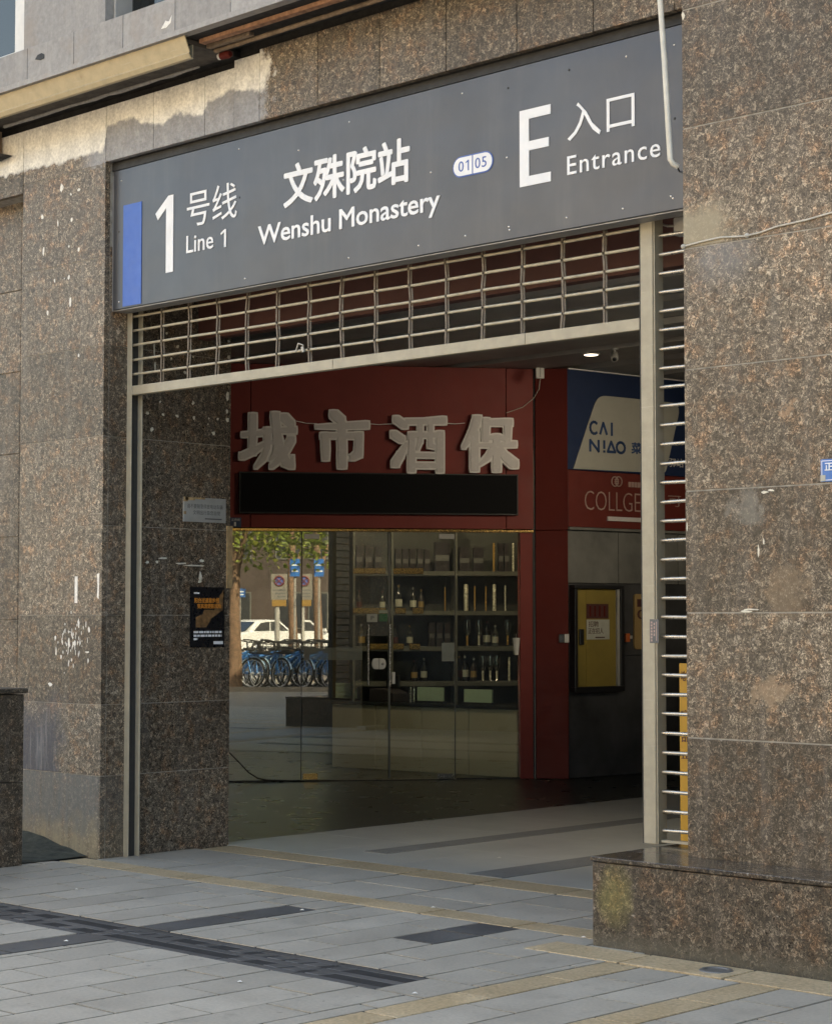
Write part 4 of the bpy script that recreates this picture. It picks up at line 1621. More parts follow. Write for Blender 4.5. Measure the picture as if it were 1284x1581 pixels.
def contours(strokes, level, N=190):
    xs = np.linspace(-14, 114, N)
    Xg, Yg = np.meshgrid(xs, xs)
    D = np.full(Xg.shape, 1e9)
    for st in strokes:
        for (x0, y0, w0), (x1, y1, w1) in zip(st[:-1], st[1:]):
            dx, dy = x1 - x0, y1 - y0
            L2 = dx * dx + dy * dy
            tt = np.clip(((Xg - x0) * dx + (Yg - y0) * dy) / L2, 0, 1)
            d = np.maximum(abs(Xg - x0 - tt * dx), abs(Yg - y0 - tt * dy)) * .8 + np.hypot(Xg - x0 - tt * dx, Yg - y0 - tt * dy) * .2
            D = np.minimum(D, d - (w0 + (w1 - w0) * tt))
    D = D - level + 1.3e-7
    h = xs[1] - xs[0]
    seg = {}

    def P(i0, j0, i1, j1):
        a, b = D[j0, i0], D[j1, i1]
        q = a / (a - b)
        return (xs[i0] + q * (xs[i1] - xs[i0]), xs[j0] + q * (xs[j1] - xs[j0]))
    ins = D < 0
    code = ins[:-1, :-1] * 1 + ins[:-1, 1:] * 2 + ins[1:, 1:] * 4 + ins[1:, :-1] * 8
    T = {1: [(3, 0)], 2: [(0, 1)], 3: [(3, 1)], 4: [(1, 2)], 5: [(3, 0), (1, 2)], 6: [(0, 2)], 7: [(3, 2)], 8: [(2, 3)], 9: [(2, 0)], 10: [(0, 1), (2, 3)], 11: [(2, 1)], 12: [(1, 3)], 13: [(1, 0)], 14: [(0, 3)]}
    pts = {}
    for j, i in zip(*np.nonzero((code > 0) & (code < 15))):
        ek = {0: ('h', i, j), 1: ('v', i + 1, j), 2: ('h', i, j + 1), 3: ('v', i, j)}
        for a, b in T[int(code[j, i])]:
            for e in (a, b):
                k = ek[e]
                if k not in pts:
                    pts[k] = P(i, k[2], i + 1, k[2]) if k[0] == 'h' else P(k[1], j, k[1], j + 1)
            seg[ek[a]] = ek[b]
    loops = []
    while seg:
        k0 = next(iter(seg))
        k = k0
        lp_ = []
        while k in seg:
            lp_.append(pts[k])
            k = seg.pop(k)
        if len(lp_) > 5:
            # thin out nearly straight runs
            out = [lp_[0]]
            for q in range(1, len(lp_) - 1):
                a_, b_, c_ = Vector(out[-1]), Vector(lp_[q]), Vector(lp_[q + 1])
                if abs((b_ - a_).cross(c_ - a_)) > .03 * max((c_ - a_).length, .1) or (b_ - a_).length > 8:
                    out.append(lp_[q])
            loops.append(out)
    return loops


def solid2d(loops):
    c = bpy.data.curves.new('character', 'CURVE')
    c.dimensions = '2D'
    c.fill_mode = 'BOTH'
    c.extrude = .02
    for lp_ in loops:
        s_ = c.splines.new('POLY')
        s_.points.add(len(lp_) - 1)
        for p, q in zip(s_.points, lp_):
            p.co = (q[0] / 100, q[1] / 100, 0, 1)
        s_.use_cyclic_u = True
    o = bpy.data.objects.new('character', c)
    COL.objects.link(o)
    me = bpy.data.meshes.new_from_object(o.evaluated_get(bpy.context.evaluated_depsgraph_get()))
    d = ([tuple(v.co) for v in me.vertices], [tuple(p.vertices) for p in me.polygons])
    bpy.data.objects.remove(o)
    bpy.data.curves.remove(c)
    bpy.data.meshes.remove(me)
    return d


t = thing('shop_characters', 'four large grey acrylic characters mounted on the red shop fascia', 'shop sign', SHOP.W(1.4, 2.9))
for ch, (u0, u1, v0, v1) in {'城': (368, 460, 633, 726), '市': (485, 572, 631, 726), '酒': (601, 691, 640, 732), '保': (711, 802, 639, 731)}.items():
    f = SHOP.rect(u0, v0, u1, v1, .06)
    back = solid2d(contours(CH[ch], 2.2))
    face = solid2d(contours(CH[ch], -1.2))
    bx = [v[0] for v in back[0]]
    by = [v[1] for v in back[0]]

    def place(d, o0, o1, mi, m_):
        k = (f[1] - f[0]) / (max(bx) - min(bx))
        kz = (f[3] - f[2]) / (max(by) - min(by))
        out = [SHOP.W(f[0] + (x - min(bx)) * k, f[2] + (y - min(by)) * kz, o1 if z > 0 else o0) for x, y, z in d[0]]
        m_.add(out, d[1], mi)
    m_ = MB()
    place(back, .012, .058, 0, m_)
    o = m_.build('character', M['acrylic_rim'], t)
    m_ = MB()
    place(face, .058, .066, 0, m_)
    m_.build('face', M['acrylic'], o)
mb = MB()
for (ua, va), (ub, vb) in (((457, 651), (489, 655)), ((565, 655), (606, 655)), ((686, 654), (716, 654))):
    p, q = SHOP.st(ua, va), SHOP.st(ub, vb)
    mb.tube([SHOP.W(*p, .05), SHOP.W((p[0] + q[0]) / 2, (p[1] + q[1]) / 2 - .006, .03), SHOP.W(*q, .05)], .0035, 6)
mb.build('feed_wire', M['acrylic_rim'], t)
# little white box with its wire
a = SHOP.rect(825.5, 563, 838, 585)
t = thing('sensor_box', 'small pale box with trailing wire at the top of the red pillar', 'box', SHOP.W(a[0], a[2]))
mb = MB()
mb.obox(SHOP, *a, .002, .05)
mb.obox(SHOP, (a[0] + a[1]) / 2 - .004, (a[0] + a[1]) / 2 + .004, a[2] + .01, a[3] - .01, .0505, .053, 1)
mb.build('case', [M['white_plastic'], M['grey_plastic']], t, bevel=.002)
mb = MB()
mb.tube([SHOP.W(*SHOP.st(*q), .02) for q in ((833, 585), (831, 601), (823, 615), (806, 629), (780, 638))], .0035, 6)
mb.build('wire', M['wire_pale'], t)
# blue house number on the fascia's left edge
a = SHOP.rect(356, 799, 372.5, 814)
t = thing('house_number', 'tiny blue house number plate at the left of the shop fascia', 'house number', SHOP.W(a[0], a[2]))
mb = MB()
mb.obox(SHOP, a[0] - .05, a[1], a[2], a[3], .002, .008)
mb.build('plate', plain('dull blue enamel', (.03, .055, .12), .4), t)
mb = MB()
letters(mb, '1', SHOP, SHOP.rect(361.5, 806, 364.5, 812.5), .008, .0095, 0, .02)
letters(mb, '正府街', SHOP, SHOP.rect(357.5, 800.5, 370.5, 804.5), .008, .0095)
mb.build('lettering', M['white_letter'], t)
# black cable lying at the foot of the glass
mb = MB()
mb.tube([SHOP.W(*SHOP.st(*q), -.02) for q in ((340, 1148), (358, 1166), (370, 1178), (384, 1193), (398, 1202), (412, 1205), (470, 1206.5))], .006, 6)
tag(mb.build('floor_cable', M['wire_black']), 'black cable drooping down the left pane to the shop floor', 'cable')

# ---- shop interior
RW = SHOP.moved(-3.0)
mb = MB()
mb.obox(SHOP, -1.6, s_end + .02, -.006, .0, -4.0, -.125)
mb.build('shop_floor', M['court_floor'], shop)
mb = MB()
mb.obox(SHOP, -1.6, s_end + .4, 0., 3.2, -4.1, -4.0)
mb.obox(SHOP, -1.7, -1.6, 0., 3.2, -4.1, -.125)
mb.obox(SHOP, s_end + .3, s_end + .4, 0., 3.2, -4.0, -1.1)
mb.obox(SHOP, -1.7, s_end + .0, 3.2, 3.3, -4.1, -.125)
mb.build('shop_wall', M['shelf_back'], shop)
for x, z_, oo in ((2.75, 3.19, -1.15), (1.6, 3.19, -.25)):  # lamps added out of view to brighten the shelves and counter
    P = SHOP.W(x, z_, oo)
    t = thing('added_shop_downlight', 'added round downlight in the shop ceiling, out of view', 'downlight', P, 'added downlights of the shop')
    mb = MB()
    mb.lathe(P - UPZ * .012, [(.07, 0), (.085, .003), (.085, .012)], 20)
    mb.build('rim', M['white_plastic'], t)
    ld = bpy.data.lights.new('shop_fill_lamp', 'POINT')
    ld.energy = 4.5 if oo < -.5 else 15
    ld.color = (1, .87, .68)
    ld.shadow_soft_size = .05
    lo = bpy.data.objects.new('shop_fill_lamp', ld)
    COL.objects.link(lo)
    lo.parent = t
    lo.location = (0, 0, -.07)
# counter
ca, cb = floor_pt(512, 1184), SHOP.W(sjb - .01, 0, -.10)
CT = Plane((ca.x, ca.y), (cb.x - ca.x, cb.y - ca.y))
cl_ = (Vector((cb.x, cb.y, 0)) - Vector((ca.x, ca.y, 0))).length
t = thing('shop_counter', 'beige fronted shop counter with dark top behind the glass doors', 'counter', CT.W(cl_ / 2, 0, -.3))
mb = MB()
n_ = 4
for i in range(n_):
    mb.obox(CT, cl_ * i / n_ + .003, cl_ * (i + 1) / n_ - .003, .0, .635, -.5, 0.)
mb.build('front', M['counter'], t, bevel=.006)
mb = MB()
mb.obox(CT, -.01, cl_, .638, .67, -.52, .012)
mb.build('top', M['counter_top'], t, bevel=.004)
CB = CT.moved(-.15)
for k, (u0, v0, u1, v1, lab) in enumerate(((518, 1052, 549, 1076, 'left of the door handles'), (644, 1057, 684, 1079, 'right of the door handles'), (716, 1059, 759, 1080, 'in the right window'))):
    a = CB.rect(u0, v0, u1, v1)
    t = thing('glow_card', 'pale green glow paint card standing on the counter ' + lab, 'glow card', CB.W(a[0], .67), 'green cards on the counter')
    mb = MB()
    mb.obox(CB, a[0], a[1], .671, .671 + (a[3] - a[2]) + .02, -.02, 0.)
    mb.build('card', M['green_card'], t)  # pale green colour stands in for the glow above the counter
    mb = MB()
    mb.obox(CB, a[0] - .012, a[1] + .012, .671, .69, -.05, .03)
    mb.build('foot', M['black'], t)
for u in (636.5, 641.5):
    s_ = CB.s(u, 1070)
    mb = MB()
    mb.lathe(CB.W(s_, .671, .03), [(.014, 0), (.014, .13), (.010, .15)], 12)
    tag(mb.build('can', M['steel']), 'slim bright can beside the middle green card on counter', 'can', 'slim cans on the counter')
# low dark things on the counter between
s_ = CB.s(600, 1070)
t = thing('cash_register', 'dark cash register on the counter behind the door handles', 'cash register', CB.W(s_, .67))
mb = MB()
mb.prism(Plane((CB.W(s_, 0).x, CB.W(s_, 0).y), (CB.e.x, CB.e.y)), [(-.16, .671), (.16, .671), (.15, .76), (.02, .80), (-.15, .80)], -.12, .12)
mb.build('body', M['gift_dark'], t, bevel=.006)
mb = MB()
mb.obox(CB, s_ - .06, s_ + .10, .80, .93, -.06, -.03)
mb.build('screen', M['black'], t, bevel=.004)

# shelves
SH = SHOP.moved(-1.55)
shelf = thing('display_shelf', 'tall grey shelf unit of bottles behind the shop glass', 'shelf unit', SH.W(1.5, 0, -.2))
u0, u1, u2, u3 = 545, 604, 703, 800
rows = [1052, 998, 943, 882]
zr = [SH.z(740, v) for v in rows]
zr_t = SH.z(740, 824)
sA, sB, sC, sD = SH.s(u0), SH.s(u1), SH.s(u2), SH.s(u3) + .15
mb = MB()
mb.obox(SH, sA, sD, 0., zr_t + .1, -.34, -.32)
mb.build('back_panel', M['shelf_back'], shelf)
for s_ in (sA, sB, sC, sD - .02):
    mb = MB()
    mb.obox(SH, s_, s_ + .02, 0., zr_t + .1, -.319, .0)
    mb.build('upright', M['shelf'], shelf)
for zz in zr:
    for a_, b_ in ((sA, sB), (sB, sC), (sC, sD - .02)):
        mb = MB()
        mb.obox(SH, a_ + .022, b_ - .002, zz - .045, zz, -.318, .0)
        mb.build('board', M['shelf'], shelf)


def carton(u, row, w, h, mat, lab, dpt=.07, grp='cartons on the shop shelves'):
    s_ = SH.s(u)
    m_ = MB()
    m_.obox(SH, s_ - w / 2, s_ + w / 2, zr[row] + .001, zr[row] + h, -.06 - dpt, -.06)
    m_.obox(SH, s_ - w / 2 + .004, s_ + w / 2 - .004, zr[row] + .35 * h, zr[row] + .55 * h, -.06, -.059, 1)
    o = m_.build('gift_carton', [mat, M['plaque_text']], bevel=.003)
    tag(o, lab, 'carton', grp)


for u in (718, 740):
    carton(u, 3, .105, .245, M['gift_dark'], 'dark square liquor carton on the top shelf at right')
for u in (775, 784):
    carton(u, 3, .05, .29, M['gift_dark'], 'tall dark liquor carton between bright tubes on top shelf')
for u in (616, 627, 638, 650, 661):
    carton(u, 3, .058, .225, M['gift_dark'], 'dark liquor carton in the row above the gold foil')
carton(684, 3, .15, .30, M['gift_dark'], 'large dark carton at the right end of the middle shelf')
for u in (668, 680, 692):
    carton(u, 1, .06, .24, M['gift_dark'], 'slim dark carton on the third shelf of middle bay')
for u in (556, 570, 585):
    carton(u, 3, .07, .26, M['gift_dark'], 'dark carton on the top shelf of the left bay')
for row, us in ((3, (553, 570, 587, 615, 632, 645)), (2, (553, 570, 587, 618, 645)), (1, (575, 592, 615, 640))):
    for u in us:
        s_ = SH.s(u)
        m_ = MB()
        m_.obox(SH, s_ - .055, s_ + .055, zr[row] - .03, zr[row] + .028, -.03, .012)
        o = m_.build('foil_packet', M['gold_foil'], bevel=.006)
        tag(o, 'crumpled gold foil packet on the edge of a shelf', 'packet', 'gold foil packets on the shelf edges')


def tube_item(u, row, h, rad, mat, lab, name='glint_tube', cat='tube'):  # bright tubes stand in for highlights on bottles and glasses
    s_ = SH.s(u)
    m_ = MB()
    m_.lathe(SH.W(s_, zr[row] + .001, -.05), [(rad, 0), (rad, h * .94), (rad * .8, h)], 12)
    tag(m_.build(name, mat), lab, cat, 'glint tubes on the shelves')


pale = plain('pale silver glint tube', (.85, .80, .66), .25, .4)
amber = plain('amber glint tube', (.75, .45, .16), .2, .6)
tube_item(763.5, 3, .29, .012, amber, 'slim amber glint tube standing on the top right shelf')
tube_item(793.5, 3, .29, .010, pale, 'slim silver glint tube at the right end of the top shelf')
for u, rad in ((720.5, .022), (764, .018)):
    tube_item(u, 2, .27, rad, pale, 'bright silver glint tube in the second shelf row')
for u in (734, 751):
    tube_item(u, 2, .25, .008, amber, 'thin reddish glint tube between silver tubes')
tube_item(781, 2, .26, .008, pale, 'thin silver glint rod with cross bar on second shelf')
tube_item(688, 2, .24, .007, amber, 'thin amber glint rod in the middle bay second shelf')


def goblet(u, row, h, lab, fill):
    s_ = SH.s(u)
    b_ = SH.W(s_, zr[row] + .001, -.06)
    t_ = thing('stemmed_glass', lab, 'glass', b_, 'stemmed glasses on the shop shelves')
    m_ = MB()
    m_.lathe(b_, [(.032, 0), (.030, .006), (.006, .014), (.006, h * .38), (.020, h * .44), (.036, h * .58), (.038, h * .78), (.031, h)], 16)
    m_.build('bowl', M['clear'], t_)
    m_ = MB()
    m_.lathe(Vector(b_) + Vector((0, 0, .012)), [(.011, 0), (.012, h * .36)], 10)
    m_.build('stem', fill, t_)  # bright stem colour stands in for a glint on the glass


for u, fm in ((722.5, amber), (740.5, pale), (785, amber)):
    goblet(u, 1, .27, 'clear stemmed glass with bright stem on third shelf at right', fm)
for u in (746.5, 758, 768):
    goblet(u, 0, .26, 'clear stemmed glass on the lowest shelf at right', pale)
tube_item(787, 0, .24, .012, pale, 'silver glint tube at the right end of the lowest shelf')

def bottle(u, row, h, body, lab):
    s_ = SH.s(u)
    b_ = SH.W(s_, zr[row] + .001, -.09 - random.uniform(0, .04))
    r_ = h * random.uniform(.13, .16)
    t_ = thing('liquor_bottle', lab, 'bottle', b_, 'liquor bottles on the shop shelves')
    m_ = MB()
    m_.lathe(b_, [(r_ * .95, 0), (r_, .01), (r_, h * .55), (r_ * .8, h * .66), (r_ * .34, h * .76), (r_ * .32, h * .92)], 16)
    m_.build('body', M[body], t_)
    m_ = MB()
    m_.lathe(b_, [(r_ * .36, h * .90), (r_ * .36, h)], 12)
    m_.build('cap', M[random.choice(('gold_foil', 'steel', 'ad_red'))], t_)
    m_ = MB()
    m_.lathe(b_, [(r_ * 1.015, h * .16), (r_ * 1.015, h * .44)], 16)
    m_.build('label', M[random.choice(('paper', 'ad_red', 'ad_tan', 'paper'))], t_)


random.seed(31)
for row, us, lab in ((2, (558, 590), 'liquor bottle on the second shelf of the left bay'), (2, (616, 640, 652), 'liquor bottle on the second shelf of the middle bay'),
                     (1, (561,), 'liquor bottle on the third shelf of the left bay'), (1, (614, 636), 'liquor bottle on the third shelf of the middle bay'),
                     (0, (640, 655), 'liquor bottle on the lowest shelf of the middle bay'), (0, (712, 722, 733), 'liquor bottle on the lowest shelf at right'), (1, (756, 768), 'liquor bottle between the stemmed glasses')):
    for u in us:
        bottle(u + random.uniform(-2, 2), row, random.uniform(.20, .27), random.choice(('bottle_dark', 'bottle_dark', 'clear', 'gift_dark')), lab)

# ================================================================== red pillar and the shops deeper in
pw_ = (Vector((_c.x, _c.y, 0)) - Vector((_b.x, _b.y, 0))).length
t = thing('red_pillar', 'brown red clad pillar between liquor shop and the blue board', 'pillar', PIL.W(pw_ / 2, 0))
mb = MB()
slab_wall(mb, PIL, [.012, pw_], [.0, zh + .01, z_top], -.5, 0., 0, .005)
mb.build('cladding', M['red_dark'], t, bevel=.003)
mb = MB()
mb.obox(PIL, .0, .0105, 0., z_top, -.3, .006)
mb.build('edge_seam', M['black'], t)
a = PIL.rect(866, 979, 878, 992)
mb = MB()
mb.obox(PIL, a[0] - .02, a[0] + .03, a[2], a[3], 0., .02, 1)
mb.obox(PIL, a[0] + .031, a[1], a[2], a[3], 0., .025, 0)
tag(mb.build('wall_switch', [M['white_plastic'], M['black']], bevel=.002), 'small pale switch on the right edge of the red pillar', 'switch')

CE = 7.0
zb = CAI.z(879, 725)
zr0 = CAI.z(879, 813)
zt = ZC - .003
cai = thing('parcel_shop_board', 'deep blue shop board with cream panel reading CAI NIAO', 'shop sign', CAI.W(1.5, zb))
mb = MB()
mb.obox(CAI, .003, CE, zb + .003, zt, -.08, 0.)
mb.build('board', M['cai_blue'], cai, bevel=.003)
mb = MB()
mb.obox(CAI, .003, CE, CAI.z(879, 569) - .008, CAI.z(879, 569) + .004, .0005, .012)
mb.build('top_line', M['acrylic_rim'], cai)
quad = [CAI.st(*q) for q in ((884, 723.5), (1026, 731), (1050, 623), (921, 610))]


def rounded(poly, r, n=6):
    out = []
    m_ = len(poly)
    for i in range(m_):
        p, a_, b_ = Vector(poly[i]), Vector(poly[i - 1]), Vector(poly[(i + 1) % m_])
        rr = r[i]
        if rr <= 0:
            out.append(tuple(p))
            continue
        p0 = p + (a_ - p).normalized() * rr
        p1 = p + (b_ - p).normalized() * rr
        for k in range(n + 1):
            q = k / n
            out.append(tuple(p0 * (1 - q) ** 2 + p * 2 * q * (1 - q) + p1 * q * q))
    return out


mb = MB()
mb.prism(CAI, rounded(quad, [0, .05, .14, .12]), .001, .008)
mb.build('cream_panel', M['cai_cream'], cai)


def crect(uL, vT, uR, vB):
    return CAI.rect(uL, vT, uR, vB)


mb = MB()


def strokes(poly_list, fit, w):
    s0_, s1_, z0_, z1_ = fit
    for line in poly_list:
        pp = [CAI.W(s0_ + x_ * (s1_ - s0_), z0_ + y_ * (z1_ - z0_), .0105) for x_, y_ in line]
        for p, q in zip(pp[:-1], pp[1:]):
            d_ = (q - p).normalized()
            nn = CAI.n.cross(d_) * w
            ex = d_ * w * .6
            mb.hexa([p - ex - nn - CAI.n * .002, q + ex - nn - CAI.n * .002, q + ex + nn - CAI.n * .002, p - ex + nn - CAI.n * .002,
                     p - ex - nn + CAI.n * .0015, q + ex - nn + CAI.n * .0015, q + ex + nn + CAI.n * .0015, p - ex + nn + CAI.n * .0015])


arc = lambda cx, cy, rx, ry, a0, a1, n=10: [(cx + rx * math.cos(R(a0 + (a1 - a0) * i / n)), cy + ry * math.sin(R(a0 + (a1 - a0) * i / n))) for i in range(n + 1)]
W_ = .0125
strokes([arc(.18, .5, .18, .5, 50, 310), [(.46, .05), (.60, .98), (.76, .05)], [(.995, .0), (.995, 1.)]], crect(909.5, 651, 943, 672), W_)
strokes([[(.0, 0), (.0, 1.), (.24, .0), (.24, 1.)], [(.40, .35), (.40, 1.)], [(.40, 0), (.40, .06)], [(.50, .04), (.60, 1.), (.72, .04), (.50, .04)], arc(.88, .5, .12, .5, 0, 360, 14)], crect(909.5, 679.5, 963, 700), W_)
letters(mb, '菜鸟', CAI, (crect(973, 683, 1000, 701)[0], crect(973, 683, 1006, 701)[1], CAI.z(975, 700.5), CAI.z(975, 683)), .0085, .012, 0, .03)
mb.build('lettering', M['cai_navy'], cai)
mb = MB()
letters(mb, '驿站', CAI, CAI.rect(1032, 707, 1054, 722), .0008, .004)
mb.build('lettering', M['acrylic'], cai)

coll = thing('red_shop_board', 'dark red shop board with thin pale letters under blue board', 'shop sign', CAI.W(1.5, zr0))
mb = MB()
mb.obox(CAI, .003, CE, zr0, zb - .003, -.08, .004)
mb.build('board', M['coll_red'], coll, bevel=.003)
mb = MB()
f0 = CAI.s(901.5, 770)
f1 = CAI.s(1016, 770)
letters(mb, 'COLLGENE', CAI, (f0, f1, CAI.z(905, 787), CAI.z(905, 757.5)), .0045, .008, 0, -.018, .98)
letters(mb, '可', CAI, CAI.rect(1030, 765, 1050, 783), .0045, .008, 0, -.005)
for q in (945.8, 951.5):
    s_, z_ = CAI.st(q + 2.0, 743.5)
    ring = [CAI.W(s_ + .043 * math.cos(2 * math.pi * k / 20), z_ + .046 * math.sin(2 * math.pi * k / 20), .008) for k in range(21)]
    mb.tube(ring, .0065, 6)
s_, z_ = CAI.st(950.5, 743.5)
for k in range(3):
    mb.obox(CAI, s_ - .03, s_ + .03, z_ - .02 + .018 * k, z_ - .012 + .018 * k, .0045, .008)
for k in range(6):
    s_ = CAI.s(969 + 4.6 * k, 745)
    mb.obox(CAI, s_, s_ + .035, CAI.z(970, 752), CAI.z(970, 744), .0045, .006)
mb.build('lettering', M['rose_text'], coll)
mb = MB()
mb.obox(CAI, *CAI.rect(936, 797.5, 992, 806.5), .0045, .02)
mb.build('lettering_strip', M['acrylic'], coll)

mb = MB()
zq = CAI.z(879, 900)
e_s = [.003, .68, 1.5, 2.6, 4.2, CE]
slab_wall(mb, CAI, e_s, [zq, zr0 - .03], -.08, -.02, 0, .006)
slab_wall(mb, CAI, [.003, 1.1, 2.6, CE], [0., CAI.z(960, 1012), zq], -.08, -.03, 1, .006)
mb.obox(CAI, .003, CE, zr0 - .029, zr0 - .003, -.05, .02, 0)
mb.obox(CAI, 0.01, CE + 3, 0., ZC, -.3, -.085, 1)
mb.build('passage_wall', [M['concrete'], M['concrete_dark']], bld, bevel=.002)

# yellow advert case
a = CAI.rect(883, 902, 957, 1063)
a = (a[0], a[1], CAI.z(883, 1066), CAI.z(883, 903))
t = thing('advert_case', 'black framed yellow advert case on the passage wall', 'advert case', CAI.W(a[0], a[2]))
w, h = a[1] - a[0], a[3] - a[2]
sub = lambda x0, x1, y0, y1: (a[0] + x0 * w, a[0] + x1 * w, a[2] + y0 * h, a[2] + y1 * h)
fo, fd = .05, .0
mb = MB()
mb.obox(CAI, *sub(-.02, 1.02, -.02, .03), -.03, fo)
mb.obox(CAI, *sub(-.02, 1.02, .965, 1.0), -.03, fo)
mb.obox(CAI, *sub(-.02, .04, .031, .964), -.03, fo)
mb.obox(CAI, *sub(.95, 1.02, .031, .964), -.03, fo)
mb.build('frame', M['black'], t, bevel=.003)
mb = MB()
mb.obox(CAI, *sub(.041, .26, .032, .963), -.028, .012)
mb.obox(CAI, *sub(.264, .89, .032, .963), -.028, .012)
ad = mb.build('yellow_sheet', M['ad_yellow'], t)
mb = MB()
mb.obox(CAI, *sub(.895, .949, .032, .963), -.028, .03)
mb.build('steel_edge', M['grey_plastic'], t)
mb = MB()
mb.obox(CAI, *sub(.27, .73, .68, .82), .0125, .016, 0)
mb.obox(CAI, *sub(.27, .75, .48, .67), .0125, .016, 1)
for i in range(4):
    mb.obox(CAI, *sub(.33 + .1 * i, .36 + .1 * i, .70, .80), .016, .0175, 2)
letters(mb, '招聘', CAI, sub(.31, .52, .60, .655), .016, .0175, 3)
letters(mb, '正在招人', CAI, sub(.30, .62, .535, .59), .016, .0175, 3)
mb.obox(CAI, *sub(.45, .65, .495, .505), .016, .0175, 3)
mb.build('notice', [M['ad_red'], M['paper'], M['red_dark'], M['ad_red']], ad)
mb = MB()
mb.obox(CAI, *sub(.11, .20, .43, .58), .0125, .03)
mb.build('handle', M['black'], t, bevel=.004)
# tan advert
a = CAI.rect(980, 917, 1012, 1002)
t = thing('tan_poster', 'tan poster with dark numerals half hidden behind the post', 'poster', CAI.W(a[0], a[2]))
mb = MB()
mb.prism(CAI, rounded([(a[0], a[2]), (a[1], a[2]), (a[1], a[3]), (a[0], a[3])], [.04] * 4), -.029, -.01)
mb.build('sheet', M['ad_tan'], t)
mb = MB()
letters(mb, '01', CAI, CAI.rect(984, 941, 1008, 956), -.0095, -.008, 0, .01)
mb.obox(CAI, *CAI.rect(984, 925, 1008, 937), -.0095, -.008)
mb.build('print', M['ad_red'], t)
a = CAI.rect(964, 978, 975, 991)
mb = MB()
mb.obox(CAI, a[0], a[0] + .55 * (a[1] - a[0]), a[2], a[3], -.029, .02, 0)
mb.obox(CAI, a[0] + .56 * (a[1] - a[0]), a[1], a[2] + .03, a[3] - .02, -.029, .01, 1)
tag(mb.build('alarm_button', [M['orange'], M['grey_plastic']], bevel=.003), 'small orange alarm button between the yellow case and tan poster', 'alarm button')

# yellow banner stand behind the side grille
BN = facade(.72)
a = BN.rect(1048, 1024, 1066, 1232)
t = thing('banner_stand', 'yellow roll up banner standing behind the side grille', 'banner stand', BN.W((a[0] + a[1]) / 2, 0))
mb = MB()
mb.obox(BN, a[0], RP_X - .03, .06, a[3], -.004, 0.)
mb.build('sheet', M['banner_yellow'], t)
mb = MB()
mb.obox(BN, a[0], RP_X - .03, .06, a[3], -.008, -.0045)
mb.build('backing', M['concrete_dark'], t)
mb = MB()
letters(mb, '地铁', BN, BN.rect(1050.5, 1036, 1066, 1052), .0005, .0015, 0, .01)
letters(mb, '自', BN, BN.rect(1051, 1096, 1066, 1106), .0005, .0015, 0, .01)
letters(mb, '品', BN, BN.rect(1052, 1130, 1066, 1146), .0005, .0015, 0, .01)
letters(mb, '止', BN, BN.rect(1051, 1160, 1066, 1172), .0005, .0015, 0, .01)
mb.build('lettering', M['ad_red'], t)
mb = MB()
mb.obox(BN, a[0] - .02, RP_X - .01, .001, .055, -.08, .06)
mb.build('base', M['grey_plastic'], t, bevel=.006)

# downlight and camera under the ceiling
lp = sight(912, 546)
P = CAM + lp * ((ZC - CAM.z) / lp.z)
t = thing('downlight', 'lit round downlight in the dark passage ceiling', 'downlight', (P.x, P.y, ZC))
mb = MB()
mb.lathe((P.x, P.y, ZC - .012), [(.066, 0), (.08, .003), (.08, .012)], 24)
mb.build('rim', M['white_plastic'], t)
em = NT('lamp lens')
em.b.inputs['Emission Color'].default_value = (1, .96, .88, 1)
em.b.inputs['Emission Strength'].default_value = 1.6
mb = MB()
mb.lathe((P.x, P.y, ZC - .0135), [(.001, 0), (.060, 0), (.060, .0014)], 24)
mb.build('lens', em.done((.8, .8, .8), .4), t)
# spotlights added out of view on the right, brightening the shop boards and floor
for (x, y), aim, en in (((3.9, 4.4), SHOP.W(1.35, 2.6), 62), ((3.5, 6.6), CAI.W(.5, 2.6), 44), ((4.25, 1.7), Vector((1.6, 2.6, 0)), 34)):
    c = copy_tree(t)
    c.location = (x, y, ZC)
    c['label'] = 'added swivelling downlight, out of view on the right of the passage ceiling'
    c['group'] = 'added downlights of the passage'
    ld = bpy.data.lights.new('added_spot_lamp', 'SPOT')
    ld.energy = en
    ld.color = (1, .94, .85)
    ld.shadow_soft_size = .12
    ld.spot_size = R(46)
    ld.spot_blend = .9
    lo = bpy.data.objects.new('added_spot_lamp', ld)
    COL.objects.link(lo)
    lo.location = (0, 0, -.06)
    lo.rotation_euler = (aim - (c.location + Vector((0, 0, -.06)))).to_track_quat('-Z', 'Y').to_euler()
    lo.parent = c
lp = sight(948, 556)
k_ = 17.2
P = CAM + lp * (k_ / lp.length)
P.z = ZC
t = thing('security_camera', 'small pale security camera hanging from the passage ceiling', 'security camera', P)
mb = MB()
mb.lathe(P, [(.035, -.0), (.035, -.012), (.010, -.02), (.010, -.045)], 16)
mb.build('mount', M['grey_plastic'], t)
mb = MB()
c_ = P + Vector((0, 0, -.07))
dr = (CAM - c_).normalized()
dr.z = -.75
dr.normalize()
mb.lathe(c_ - dr * .05, [(.022, 0), (.032, .01), (.034, .10), (.028, .105)], 16, 0, dr)
bdy = mb.build('body', M['grey_plastic'], t)
mb = MB()
mb.lathe(c_ + dr * .0555, [(.020, 0), (.018, .004), (.003, .006)], 14, 0, dr)
mb.build('lens', M['black'], bdy)

# ================================================================== the street in front (seen mirrored in the shop glass)
def mirrored(u, v, depth, pl=None):
    """point of the street met by the line of sight (u, v) after it bounces off the shop glass, at a total depth"""
    pl = pl or SHOP.moved(-.045)
    d = sight(u, v)
    t_ = (pl.p - CAM).dot(pl.n) / d.dot(pl.n)
    r_ = d - pl.n * (2 * d.dot(pl.n))
    return CAM + d * t_ + r_ * (depth - t_)


